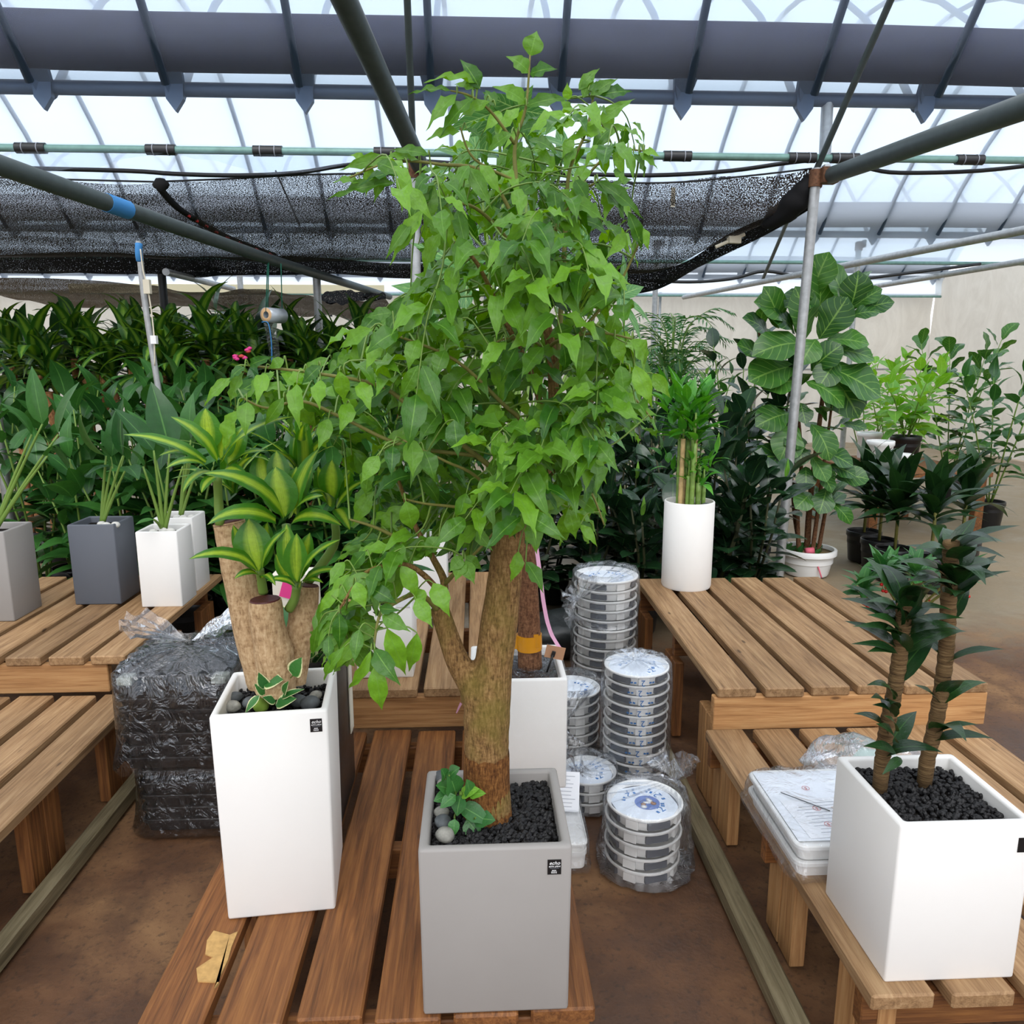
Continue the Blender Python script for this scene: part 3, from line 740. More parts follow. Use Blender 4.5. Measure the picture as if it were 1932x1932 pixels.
# ---- bag roll hanging on green cords
rc = PY(520, 595, 5.7); ax = Vector((.44, .89, 0)).normalized(); A0 = PY(502, 594, 5.62); A1 = A0 + ax * .17
t = thing('bag_roll', 'roll of clear plastic bags hanging on green cords', 'bag roll', A0)
MB().lathe((0, 0, 0), [(.024, 0), (.052, 0), (.052, .17), (.024, .17), (.024, 0)], 24).build('film_roll', SILVER, None, (0, 0, 0))
o = bpy.data.objects['film_roll']; o.parent = t; o.matrix_basis = Vector((0, 0, 1)).rotation_difference(ax).to_matrix().to_4x4()
m = MB().lathe((0, 0, 0), [(.024, -.002), (.048, -.002), (.048, .003), (.024, .003), (.024, -.002)], 24).build('card_core', TAN, None, (0, 0, 0)); m.parent = t; m.matrix_basis = o.matrix_basis.copy()
for (a, b, mt) in ((A0 + Vector((0, 0, .02)), PY(505, 488, 5.6), GREENROPE), (A0 + Vector((.012, 0, .02)), PY(507, 490, 5.6), GREENROPE), (A1 + Vector((0, 0, .02)), PY(530, 497, 5.7), GREENROPE)):
    MB().tube([a, b], .004, 5).build('cord', mt, t)
sheet('loose_bag', BAG, [PY(497, 607, 5.63), PY(508, 609, 5.63), PY(521, 606, 5.65)], [PY(513, 690, 5.68), PY(522, 692, 5.68), PY(530, 686, 5.7)], 8, 14, 0, .01, t, 3, wloc(t))
MB().tube(spline([PY(494, 608, 5.6), PY(506, 610, 5.58), PY(512, 645, 5.58), PY(513, 688, 5.6)], 4), .004, 5).build('blue_cord', BLUEROPE, t)

# ================================================================== BENCHES
def bench(name, label, xs, w, y0, y1, ztop, mats, th=.036, beams=(), legs=(), group=None):
    BOXES_SOLID.append(((xs[0], y0, 0), (xs[-1] + w, y1, ztop)))
    t = thing(name, label, 'bench', ((xs[0] + xs[-1] + w) / 2, (y0 + y1) / 2, 0), group)
    for i, x in enumerate(xs):
        ww = w if not isinstance(w, (list, tuple)) else w[i]
        dy = R.uniform(-.008, .008)
        block('board', (x + ww / 2, (y0 + y1) / 2 + dy, ztop - th / 2 + R.uniform(-.002, .002)), (ww, y1 - y0, th), R.choice(mats), t, .0045)
    for (c, d, m, horiz) in beams:      # long axis of the mesh is local Y so that the grain follows it
        if horiz: block('beam', c, (d[1], d[0], d[2]), m, t, .003, (0, 0, math.pi / 2))
        else: block('beam', c, d, m, t, .003)
    for (x, y, h, d, m) in legs:
        block('leg', (x, y, h / 2), (d[0], h, d[1]), m, t, .003, (math.pi / 2, 0, 0))
    return t
TH = .036
zp, zu = .34, .49
# low platform in front, six boards
fx = [-.668 + .1535 * i for i in range(6)]
bench('slatted_bench', 'low brown slatted platform under the grey pot and tall white pot', fx, .128, 1.297, 2.50, zp, [WOOD], TH,
      [((-.22, y, zp - TH - .045), (.88, .04, .09), WOOD, True) for y in (1.34, 1.9, 2.46)] + [((x, 1.9, zp - TH - .045), (.04, 1.06, .085), WOOD, False) for x in (-.62, .18)],
      [(x, y, zp - TH - .09, (.04, .09), WOOD) for x in (-.62, .18) for y in (1.37, 1.9, 2.44)])
# raised platform behind it
ux = [-.035 - .153 * i for i in range(4, -1, -1)]
bench('slatted_bench', 'raised slatted platform with pine riser behind the low platform', ux, .13, 2.51, 4.0, zu, [WOODL], TH,
      [((-.31, 2.535, zu - TH - .058), (.76, .036, .116), WOODN, True), ((-.31, 3.95, zu - TH - .058), (.70, .036, .116), WOOD, True), ((-.31, 3.2, zu - TH - .05), (.70, .036, .1), WOOD, True)],
      [(x, y, zu - TH - .1, (.09, .04), WOOD) for x in (-.6, .0) for y in (2.6, 3.25, 3.9)])
# right bench, two tiers
rx = [.83 + .166 * i for i in range(6)]
legs = [(x, y + d, zu - TH - .116, (.04, .085), m) for x in (.86, 1.76) for y, m in ((2.56, WOODN), (3.1, WOOD), (3.68, WOOD)) for d in (0, .09)]
bench('slatted_bench', 'raised right-hand bench carrying the white cylinder pot', rx, .136, 2.455, 3.825, zu, [WOODL], TH,
      [((1.31, 2.48, zu - TH - .062), (.98, .036, .122), WOODN, True), ((1.31, 3.79, zu - TH - .062), (.94, .036, .12), WOOD, True), ((1.31, 3.1, zu - TH - .05), (.94, .036, .09), WOOD, True)], legs)
lx = [.79 + .166 * i for i in range(6)]
legs = [(x, y + d, zp - TH - .02, (.04, .085), m) for x in (.85, 1.70) for y, m in ((2.33, WOODN), (1.80, WOODN), (1.38, WOODN)) for d in (0, .09)]
bench('slatted_bench', 'low right-hand bench under the white square pot', lx, .132, 1.30, 2.45, zp, [WOODL], TH,
      [((1.27, y, zp - TH - .04), (.95, .036, .08), WOOD, True) for y in (1.36, 1.9, 2.41)], legs)
tag(block('ground_rail', (.755, 2.1, .028), (.062, 1.9, .056), WOODG, None, .006), 'mossy grey wooden rail on the ground before the right bench', 'rail')
# far left bench, two tiers
qx = [-1.485 - .16 * i for i in range(7, -1, -1)]
bench('slatted_bench', 'raised left-hand bench with white and grey square pots', qx, .13, 2.86, 4.02, zu, [WOODL], TH,
      [((-2.05, 2.89, zu - TH - .058), (1.24, .036, .116), WOODN, True), ((-2.05, 3.98, zu - TH - .058), (1.24, .036, .116), WOOD, True)],
      [(x, y + d, zu - TH - .1, (.04, .09), WOOD) for x in (-1.42, -2.5) for y in (2.98, 3.4, 3.85) for d in (0, .095)])
qx = [-1.44 - .16 * i for i in range(7, -1, -1)]
bench('slatted_bench', 'low left-hand bench beside the bagged black trays', qx, .13, 1.55, 2.85, zp, [WOODL], TH,
      [((-2.02, y, zp - TH - .045), (1.24, .036, .09), WOODN, True) for y in (2.81, 2.2, 1.6)],
      [(x, y + d, zp - TH - .02, (.04, .09), WOOD) for x in (-1.38, -2.5) for y in (2.70, 2.2, 1.65) for d in (0, .095)])
tag(block('ground_rail', (-1.30, 2.6, .03), (.05, 1.6, .06), WOODG, None, .006), 'pale wooden rail on the ground along the left bench', 'rail')
# worn pale patch on the first board of the low platform
pp_ = [(-.54, 1.40), (-.545, 1.385), (-.541, 1.46), (-.545, 1.5), (-.545, 1.545), (-.56, 1.535), (-.60, 1.55), (-.605, 1.52), (-.595, 1.48), (-.575, 1.47), (-.60, 1.44), (-.585, 1.405)]
MB().add([(x, y, zp + .0016) for x, y in pp_] + [(x, y, zp - .004) for x, y in pp_], [tuple(reversed(range(12)))] + [(i, (i + 1) % 12, 12 + (i + 1) % 12, 12 + i) for i in range(12)]).build('worn_patch', plain('bare_pale_wood', srgb(186, 148, 92), .8, .2, 0, .2, 60), bpy.data.objects['slatted_bench'], smooth=False)

# ================================================================== POTS
def square_pot_parts(t, c, w, h, mat, rz=0, rim=.018, taper=1.0, fill=None, fill_drop=.03, d=None, bev=.006):
    """open square pot; c = centre of the base"""
    d = d or w; A = []
    bm = bmesh.new()
    def ring(x, y, z): return [bm.verts.new((sx * x, sy * y, z)) for sx, sy in ((-1, -1), (1, -1), (1, 1), (-1, 1))]
    b, o = w / 2, d / 2
    r0 = ring(b * taper, o * taper, 0); r1 = ring(b, o, h); r2 = ring(b - rim, o - rim, h); r3 = ring(b - rim, o - rim, h - .12)
    bm.faces.new(list(reversed(r0)))
    for p, q in ((r0, r1), (r1, r2), (r2, r3)):
        for i in range(4): bm.faces.new((p[i], p[(i + 1) % 4], q[(i + 1) % 4], q[i]))
    bm.faces.new(r3)
    es = [e for e in bm.edges if all(v.co.z > h - .13 or v.co.z < .001 for v in e.verts) or True]
    es = [e for e in bm.edges if not (e.verts[0] in r3 and e.verts[1] in r3)]
    bmesh.ops.bevel(bm, geom=es, offset=bev, segments=2, affect='EDGES', profile=.5)
    me = bpy.data.meshes.new('pot'); bm.to_mesh(me); bm.free(); me.materials.append(mat)
    me.polygons.foreach_set('use_smooth', [True] * len(me.polygons)); me.set_sharp_from_angle(angle=math.radians(45))
    link('pot', me, t, c, (0, 0, rz))
    if fill:
        m2 = mkmesh('soil', [(sx * (b - rim - .001), sy * (o - rim - .001), 0) for sx, sy in ((-1, -1), (1, -1), (1, 1), (-1, 1))], [(0, 1, 2, 3)], fill, False)
        link('soil', m2, t, (c[0], c[1], c[2] + h - fill_drop), (0, 0, rz))
def round_pot_parts(t, c, r, h, mat, fill=None, rim=.016, rb=None, lip=0, drop=.03):
    rb = rb or r
    pr = [(.001, 0), (rb * .96, 0), (rb, .012)] + ([(r - lip, h - .05), (r, h - .04)] if lip else []) + [(r, h - .004), (r - .004, h), (r - rim, h), (r - rim - .002, h - .004), (r - rim - .002, h - .1), (.001, h - .1)]
    MB().lathe(c, pr, 40).build('pot', mat, t, auto=50)
    if fill: MB().lathe((c[0], c[1], c[2] + h - drop), [(.001, .006), (r - rim - .003, 0)], 32).build('soil', fill, t)
def gravel(t, c, w, d, z, n, mat, rz=0, r=(.004, .008), name='gravel', avoid=None):
    mb = MB(); bm = bmesh.new(); bmesh.ops.create_icosphere(bm, subdivisions=1, radius=1)
    V = [v.co.copy() for v in bm.verts]; Fc = [[v.index for v in f.verts] for f in bm.faces]; bm.free()
    co, si = math.cos(rz), math.sin(rz)
    for i in range(n):
        x, y = R.uniform(-w / 2, w / 2), R.uniform(-d / 2, d / 2); s = R.uniform(*r)
        q = Vector((c[0] + x * co - y * si, c[1] + x * si + y * co, z + R.uniform(-.002, .006)))
        st = [R.uniform(.7, 1.3) for _ in range(3)]; of = R.uniform(0, 99)
        mb.add([q + Vector((v.x * st[0], v.y * st[1], v.z * st[2])) * s * (1 + .5 * noise.noise(v * 2 + Vector((of, 0, 0)))) for v in V], Fc)
    o = mb.build(name, mat, t, smooth=False); o['kind'] = 'stuff'; return o
def sticker(t, c, rz, w=.026, h=.031):
    s = block('sticker', c, (w, .0012, h), BLACKINK, t, 0, (0, 0, rz))
    n = Matrix.Rotation(rz, 3, 'Z')
    for txt, sz, dz, sh, m in (('echo', .0105, .0085, .35, WHITEINK), ('echo plant', .0052, .0018, .35, WHITEINK)):
        o = bpy.data.objects.new('lettering', text_mesh(txt, sz, m, sh)); COL.objects.link(o); o.parent = s
        o.location = (0, -.0009, dz); o.rotation_euler = (math.pi / 2, 0, 0)
    o = bpy.data.objects.new('rule_line', bbox_mesh((.018, .0003, .0003), 0, GREYINK)); COL.objects.link(o); o.parent = s; o.location = (0, -.0009, -.0022)
    for dz, hh, ws in ((-.0068, .0016, (.002, .0022, .0018, .0022)), (-.0098, .0009, (.003, .0022, .0034, .0028)), (-.0121, .0009, (.0024, .003, .0026, .0034))):
        x = -sum(ws) / 2 - .0006
        for w_ in ws:
            q = bpy.data.objects.new('print_mark', bbox_mesh((w_ - .0004, .0003, hh), 0, WHITEINK)); COL.objects.link(q); q.parent = s; q.location = (x + w_ / 2, -.0009, dz); x += w_
    return s

# ------------------------------------------------------------------ the happy tree
GX, GY, GT = .030, 1.441, .703          # pot centre and rim height
tree = thing('potted_happy_tree', 'tall leafy happy tree with forked trunk in a light grey square pot', 'potted tree', (GX, GY, zp))
square_pot_parts(tree, (GX, GY, zp), .290, GT - zp, GREYPOT, 0, .019, .985, SOIL, .035)
gravel(tree, (GX, GY), .244, .244, GT - .030, 1500, GRAVEL)
sticker(tree, (PY(1046, 1636, GY - .146).x, GY - .1455, PY(1046, 1636, GY - .146).z), 0)
TY = 1.45
def W2(u, v, y=TY): return PY(u, v, y)
tr = MB()
mainp = [W2(920, 1535), W2(918, 1450), W2(918, 1390), W2(920, 1325), W2(931, 1255), W2(941, 1180), W2(951, 1100), W2(960, 1020), W2(966, 975)]
mr = [.050, .046, .045, .048, .038, .037, .034, .031, .029]
M1 = spline(mainp, 5); R1 = [lerp(mr[min(i // 5, 7)], mr[min(i // 5 + 1, 8)], (i % 5) / 5) for i in range(len(M1))]
R1 = [r * (1 + .06 * noise.noise(Vector((i * .37, 3, 0)))) for i, r in enumerate(R1)]
tr.tube(M1, R1, 28)
lp = [W2(912, 1335), W2(888, 1288), W2(864, 1248), W2(846, 1200), W2(828, 1145)]
lr = [.034, .028, .024, .021, .019]
M2 = spline(lp, 5); tr.tube(M2, [lerp(lr[min(i // 5, 3)], lr[min(i // 5 + 1, 4)], (i % 5) / 5) for i in range(len(M2))], 22)
v, f = blob(tuple(W2(914, 1312)), .047, 3, 3, (1.05, .9, 1), .12); tr.add(v, f)
trunk = tr.build('trunk', BARK, tree)
rm = trunk.modifiers.new('fuse', 'REMESH'); rm.mode = 'VOXEL'; rm.voxel_size = .004; rm.use_smooth_shade = True
sm = trunk.modifiers.new('soften', 'SMOOTH'); sm.factor = .6; sm.iterations = 3
sb_ = MB(); nS = 26; Ps = spline([W2(920, 1537), W2(918, 1480), W2(918, 1418)], 6); sb_.tube(Ps, [.0515, .0505, .0495, .049, .0485, .048, .048, .0478, .0476, .0474, .0472, .047, .0462], nS, False)
sb_.v = [tuple(Vector(q) + Vector((0, 0, .012 * noise.noise(Vector((i % nS * .7, 5, 0))) if i >= 10 * nS else 0))) for i, q in enumerate(sb_.v)]
o = sb_.build('stained_bark', BARKS, tree); o['label'] = 'reddish stained bark at the trunk foot'
# branches: photo polylines with a distance each, base and end radius
BR = [
 ([(966, 980, TY), (1000, 945, 1.46), (1035, 870, 1.47), (1044, 780, 1.47), (1040, 660, 1.47), (1018, 570, 1.46), (1006, 540, 1.46)], .014, .008),
 ([(1006, 540, 1.46), (988, 450, 1.45), (974, 342, 1.45), (972, 273, 1.45), (992, 202, 1.44), (1000, 104, 1.44)], .006, .0016),
 ([(1006, 540, 1.46), (966, 466, 1.43), (926, 416, 1.40), (888, 388, 1.37), (845, 382, 1.35)], .005, .002),
 ([(1006, 540, 1.46), (1050, 430, 1.42), (1085, 370, 1.40), (1122, 346, 1.38)], .005, .002),
 ([(1030, 800, 1.47), (1000, 700, 1.5), (950, 600, 1.48), (900, 497, 1.45), (858, 457, 1.43)], .007, .0025),
 ([(1044, 760, 1.48), (1060, 560, 1.52), (1068, 400, 1.53), (1075, 320, 1.53), (1105, 250, 1.52), (1120, 180, 1.52)], .006, .0018),
 ([(1040, 700, 1.45), (1100, 622, 1.42), (1165, 540, 1.40), (1205, 460, 1.38)], .004, .0018),
 ([(1035, 870, 1.46), (985, 795, 1.42), (950, 763, 1.40), (860, 680, 1.35), (745, 632, 1.32)], .006, .002),
 ([(1000, 945, 1.46), (900, 860, 1.42), (800, 790, 1.38), (720, 730, 1.36), (600, 705, 1.34), (470, 690, 1.33)], .006, .002),
 ([(900, 860, 1.42), (760, 840, 1.38), (650, 790, 1.36), (570, 757, 1.35), (505, 770, 1.34), (460, 752, 1.33)], .004, .0018),
 ([(972, 273, 1.45), (930, 215, 1.42), (890, 182, 1.40), (850, 171, 1.39)], .003, .0014),
 ([(974, 342, 1.45), (895, 300, 1.42), (868, 240, 1.40)], .003, .0014),
 ([(988, 450, 1.46), (920, 330, 1.44), (830, 310, 1.42), (740, 305, 1.40), (660, 335, 1.38)], .004, .0015),
 ([(1068, 400, 1.53), (1110, 330, 1.48), (1160, 285, 1.46), (1215, 285, 1.45)], .003, .0014),
 ([(1044, 780, 1.45), (1120, 755, 1.40), (1180, 740, 1.40), (1230, 790, 1.40)], .004, .0015),
 ([(1040, 660, 1.45), (1037, 655, 1.40), (1060, 640, 1.33), (1130, 628, 1.30), (1195, 640, 1.28)], .004, .0016),
 ([(1040, 670, 1.45), (1000, 640, 1.34), (950, 640, 1.30), (925, 655, 1.29)], .003, .0014),
 ([(1000, 945, 1.45), (1060, 880, 1.40), (1110, 920, 1.36), (1140, 990, 1.35)], .004, .0015),
 ([(975, 990, 1.44), (990, 965, 1.38), (1000, 970, 1.34)], .003, .0016),
 ([(985, 980, 1.45), (900, 900, 1.36), (840, 870, 1.32), (760, 830, 1.30)], .004, .0015),
 ([(966, 985, 1.46), (880, 960, 1.40), (800, 950, 1.36), (760, 940, 1.34)], .004, .0015),
 ([(828, 1148, TY), (838, 1100, 1.46), (815, 1050, 1.48), (780, 985, 1.47), (750, 900, 1.45)], .010, .003),
 ([(832, 1120, 1.45), (800, 1085, 1.42), (760, 1065, 1.38), (690, 1080, 1.34), (640, 1150, 1.30)], .007, .002),
 ([(825, 1150, 1.44), (790, 1120, 1.38), (740, 1140, 1.33), (715, 1165, 1.30), (705, 1225, 1.28)], .006, .0018),
 ([(838, 1100, 1.46), (900, 1040, 1.40), (935, 1000, 1.40)], .004, .0016),
 ([(838, 1105, 1.46), (860, 1080, 1.40), (874, 1052, 1.37)], .004, .0016),
 ([(815, 1050, 1.48), (720, 1000, 1.46), (660, 980, 1.45)], .005, .002),
]
TW = []                                   # skeleton points used to hang leaves on
for pl, r0, r1 in BR:
    pts = spline([W2(*q) for q in pl], 5); n = len(pts)
    MB().tube(pts, [lerp(r0, r1, i / (n - 1)) for i in range(n)], 7).build('branch', STEMB if r0 < .0065 else BARK, tree)
    TW += pts[n // 4:]
# leaflets: (base, tip, width in photo pixels, distance)
LF = []
def X(u0, v0, u1, v1, w, y=1.36, dy=None): LF.append((W2(u0, v0, y), W2(u1, v1, y + (R.uniform(-.03, .03) if dy is None else dy)), w * mpp(W2(u0, v0, y)), True))
for a in [(1000,106,1013,58,46,1.44),(999,138,954,106,36,1.44),(1000,140,1052,130,38,1.44),(993,197,928,163,38,1.44),(993,200,1078,188,28,1.43),(980,248,1043,236,26,1.43),
 (905,168,868,112,38,1.4),(903,160,798,157,20,1.4),(902,165,857,160,28,1.4),(850,171,769,179,16,1.39),(862,178,803,248,32,1.39),(893,185,828,262,36,1.39),(925,192,862,226,28,1.4),(935,200,915,170,30,1.41),
 (868,248,803,266,26,1.4),(880,243,911,264,18,1.4),(965,252,917,290,32,1.42),(1125,238,1199,186,28,1.48),(1117,257,1190,241,24,1.48),(1108,258,1120,222,30,1.48),(1115,180,1166,148,28,1.5),(1130,180,1194,174,32,1.5),(1100,185,1120,132,26,1.51),
 (1092,170,1132,128,26,1.51),(1075,215,1056,185,26,1.51),(1070,190,1070,155,22,1.52),(1110,170,1150,160,20,1.5),(1085,230,1050,240,24,1.52),(1080,260,1060,300,26,1.52),
 (808,292,735,284,26,1.4),(790,302,716,300,22,1.41),(737,297,638,322,28,1.4),(745,345,616,378,28,1.39),(760,330,676,352,26,1.4),(700,310,690,372,24,1.4),(722,320,705,384,26,1.4),(770,318,758,402,34,1.38),(680,345,628,345,20,1.39),(690,300,660,292,18,1.42),
 (885,312,855,380,36,1.33),(885,315,930,398,36,1.33),(905,310,946,372,32,1.34),(815,345,800,442,38,1.32),(818,350,768,440,36,1.32),(800,395,735,502,34,1.31),(790,410,760,474,30,1.31),(775,420,727,490,28,1.31),(840,388,850,472,34,1.34),(862,396,882,482,34,1.35),(832,438,800,524,34,1.34),
 (845,382,780,395,34,1.33),(850,375,825,330,26,1.36),(1122,346,1180,424,44,1.35),(1128,342,1216,415,32,1.35),(1185,400,1212,476,30,1.34),(1085,340,1112,388,34,1.36),(1100,360,1060,400,32,1.37),(1205,430,1224,472,30,1.36),(1180,440,1142,490,30,1.37),(1150,350,1140,420,34,1.37),
 (1140,285,1143,332,24,1.43),(1160,280,1179,337,24,1.43),(1185,285,1196,342,22,1.43),(1205,288,1241,320,22,1.43),(1213,286,1246,297,18,1.43),(1125,292,1182,280,28,1.43),(1160,318,1178,350,22,1.44),(1195,290,1215,340,22,1.44),
 (1100,640,1091,722,50,1.27),(1025,655,983,716,50,1.28),(955,645,904,714,40,1.28),(1062,650,1062,702,36,1.28),(978,650,944,722,38,1.28),(935,652,898,722,26,1.28),(1112,615,1142,672,36,1.28),(1160,640,1176,688,32,1.28),(1192,640,1217,692,44,1.26),(1197,690,1232,772,40,1.27),(1170,690,1176,752,42,1.28),(1125,720,1152,782,44,1.3),(1082,618,1028,642,32,1.28),(1005,628,958,662,34,1.29),(1060,620,1100,610,26,1.3),
 (1232,705,1266,752,32,1.38),(1130,650,1150,700,36,1.3),
 (752,625,690,668,48,1.28),(802,590,758,640,44,1.28),(872,600,834,642,44,1.3),(700,620,640,660,36,1.32),(740,590,690,600,32,1.34),(790,640,770,700,40,1.29),(720,640,690,700,36,1.3),(840,660,820,720,38,1.3),(860,560,800,590,34,1.36),
 (437,712,384,767,24,1.32),(462,692,432,720,22,1.32),(461,702,434,769,34,1.32),(500,704,484,764,32,1.32),(536,678,506,697,26,1.33),(605,690,568,727,30,1.33),(560,724,566,812,36,1.31),(535,750,498,804,28,1.32),(466,758,463,824,38,1.31),(447,775,423,852,40,1.31),(605,717,603,774,36,1.32),(640,700,650,760,36,1.32),(580,700,540,720,26,1.34),(680,720,700,780,36,1.32),(470,690,520,672,24,1.33),
 (776,828,779,902,46,1.27),(742,842,738,900,34,1.28),(715,860,680,914,36,1.28),(765,945,778,1000,44,1.3),(857,792,865,865,46,1.27),(800,850,820,910,40,1.29),(700,880,690,940,36,1.3),(660,760,640,820,36,1.34),(620,790,600,850,34,1.35),
 (992,962,960,1017,40,1.29),(998,985,1013,1046,46,1.28),(1000,963,1060,1013,38,1.29),(955,960,934,1030,38,1.31),(1055,890,1079,957,38,1.32),(1085,935,1132,973,30,1.33),(1095,990,1127,1032,22,1.33),(1072,960,1086,1018,38,1.33),(978,1040,962,1100,30,1.33),(992,1060,1026,1120,36,1.32),(873,1050,846,1080,30,1.35),(873,1056,859,1098,34,1.35),(878,1058,896,1103,34,1.35),(875,1050,910,1075,28,1.36),(930,900,900,950,38,1.33),(880,930,860,990,36,1.34),(1010,900,1040,940,36,1.33),(900,1000,930,1040,30,1.36),(1000,935,970,950,28,1.3),(1020,930,1050,925,26,1.3),
 (756,1067,787,1130,38,1.32),(785,1130,817,1185,38,1.31),(817,1100,849,1165,42,1.33),(787,1194,771,1268,36,1.29),(730,1185,766,1275,46,1.26),(707,1225,756,1294,44,1.25),(708,1254,721,1340,42,1.24),(721,1160,776,1193,36,1.27),(716,1148,757,1152,24,1.28),(640,1156,640,1227,34,1.28),(678,1187,668,1254,30,1.27),(700,1228,654,1302,24,1.25),(650,1220,611,1285,24,1.27),(672,1098,691,1152,36,1.3),(620,1200,623,1256,24,1.29),(828,1012,802,1052,34,1.38),(800,1020,782,1060,28,1.39),(740,1030,770,1060,36,1.36),(690,1040,660,1080,32,1.36),(650,1060,620,1110,30,1.34),(700,1110,750,1140,34,1.31),(790,1110,800,1150,30,1.34),(740,1100,710,1130,30,1.34),(640,1110,600,1160,26,1.33),(610,1130,600,1190,24,1.34),(600,1180,590,1240,20,1.33)]:
    X(*a)
TWI = MB()
for b, tp, w, _ in list(LF):               # a thin stalk for every leaflet
    k = min(TW, key=lambda q: (q - b).length); d = (k - b)
    if d.length > .004: TWI.tube(spline([k, b + d * .35 + Vector((0, 0, .012)), b], 3), [.0014] * 6 + [.0009], 4, False)
# sprays filling the crown
POLY = [(930,250),(985,130),(1050,190),(1110,140),(1180,190),(1180,250),(1225,305),(1170,370),(1210,470),(1180,560),(1180,620),(1225,740),(1235,815),(1160,840),(1150,930),(1110,1010),(1010,1015),(940,1010),(850,1060),(760,1060),(725,1270),(620,1262),(596,1170),(645,1020),(680,900),(610,830),(520,800),(420,770),(410,740),(470,700),(560,680),(650,650),(740,600),(790,520),(770,440),(790,380),(680,345),(690,310),(760,295),(880,290),(850,230),(830,180),(880,140)]
def inside(u, v):
    c = False; n = len(POLY)
    for i in range(n):
        (x1, y1), (x2, y2) = POLY[i], POLY[(i + 1) % n]
        if (y1 > v) != (y2 > v) and u < (x2 - x1) * (v - y1) / (y2 - y1) + x1: c = not c
    return c
RS = random.Random(21); made = 0; tries = 0; used = []
while made < 178 and tries < 9000:
    tries += 1
    u, v = RS.uniform(390, 1240), RS.uniform(150, 1260)
    if not inside(u, v): continue
    if v < 300 and RS.random() < .72: continue
    if 770 < u < 890 and 480 < v < 560 and RS.random() < .8: continue
    if any((u - a) ** 2 + (v - b) ** 2 < (30 if v < 960 else 23) ** 2 for a, b in used): continue
    used.append((u, v))
    y = (RS.choice([1.36, 1.42, 1.48, 1.54, 1.60, 1.68]) if v < 1000 else RS.choice([1.32, 1.36, 1.42, 1.48])) + RS.uniform(-.03, .03)
    p = W2(u, v, y); k = min(TW, key=lambda q: (q - p).length); made += 1
    out = (p - k); out.z *= .3
    if out.length < .02: out = Vector((RS.uniform(-1, 1), RS.uniform(-.6, .6), 0))
    out.normalize()
    L = RS.uniform(.10, .17)
    rach = spline([k, p, p + out * L * .6 + Vector((0, 0, -.01)), p + out * L + Vector((0, 0, -L * .45))], 4)
    eu, ev = proj(rach[-1])
    if not inside(eu, ev): made -= 1; used.pop(); continue
    TWI.tube(rach, [lerp(.0022, .001, i / (len(rach) - 1)) for i in range(len(rach))], 4, False)
    npair = RS.choice([3, 3, 4, 4, 5]); side = out.cross(Vector((0, 0, 1))).normalized()
    for j in range(npair):
        q = rach[4 + int(8 * (j + .5) / npair)]
        for s in (-1, 1):
            ll = RS.uniform(.064, .098) * (1 if v > 330 else .8)
            d = (side * s * RS.uniform(.55, 1) + out * RS.uniform(.2, .6) + Vector((0, 0, RS.uniform(-1.3, -.15)))).normalized()
            b = q + d * .008; pu, pv = proj(b + d * ll)
            if inside(lerp(pu, 930, .05), lerp(pv, 650, .05)): LF.append((b, b + d * ll, ll * RS.uniform(.36, .46), False))
    d = (out + Vector((0, 0, RS.uniform(-1, -.3)))).normalized(); ll = RS.uniform(.065, .095); pu, pv = proj(rach[-1] + d * ll)
    if inside(lerp(pu, 930, .06), lerp(pv, 650, .06)): LF.append((rach[-1], rach[-1] + d * ll, ll * .46, False))
st = TWI.build('leaf_stalks', STEMG, tree); st['kind'] = 'stuff'
def upvec(): return Vector((RS.uniform(-.45, .45), -RS.uniform(.15, .9), RS.uniform(.35, 1)))
near = sorted(range(len(LF)), key=lambda i: (not LF[i][3], depth_of(LF[i][0]) / max(.02, (LF[i][1] - LF[i][0]).length)))
keep = set(near[:296]); wl = wloc(tree); rest_v, rest_f, rest_uv = [], [], []
for i, (b, tp, w, ex) in enumerate(LF):
    me = RS.choice(HAPPY if not ex else (HAPPY[0], HAPPY[3], HAPPY[1])); up = upvec() if not ex else Vector((RS.uniform(-.4, .4), -RS.uniform(.75, 1), RS.uniform(.1, .7))); ws = (w / (tp - b).length) / .44 * (.84 if ex else .88)
    if i in keep: leaf_obj(tree, me, b, tp, up, ws, 'leaf', wl)
    else:
        m = leaf_matrix(me, b, tp, up, ws); o = len(rest_v)
        rest_v += [tuple(m @ q.co - wl) for q in me.vertices]; rest_f += [tuple(o + k for k in pl.vertices) for pl in me.polygons]
        uvl = [None] * len(me.vertices)
        for lp_ in me.loops: uvl[lp_.vertex_index] = tuple(me.uv_layers[0].data[lp_.index].uv)
        rest_uv += uvl
o = link('inner_leaves', mkmesh('inner_leaves', rest_v, rest_f, L_HAPPY, True, rest_uv), tree, wl); o['kind'] = 'stuff'
# feathery new shoot in the crown
sh = MB(); c0 = W2(1085, 600, 1.40)
for i in range(26):
    e = W2(1085 + R.uniform(-20, 75), 520 + R.uniform(-18, 40), 1.38 + R.uniform(-.04, .04)); sh.tube(spline([c0, c0.lerp(e, .6) + Vector((0, 0, .012)), e], 3), [.0015, .0016, .0018, .0022, .0026, .0016, .0004], 4, False)
sh.build('young_shoot', plain('lime_shoot', srgb(150, 196, 60), .5), tree)
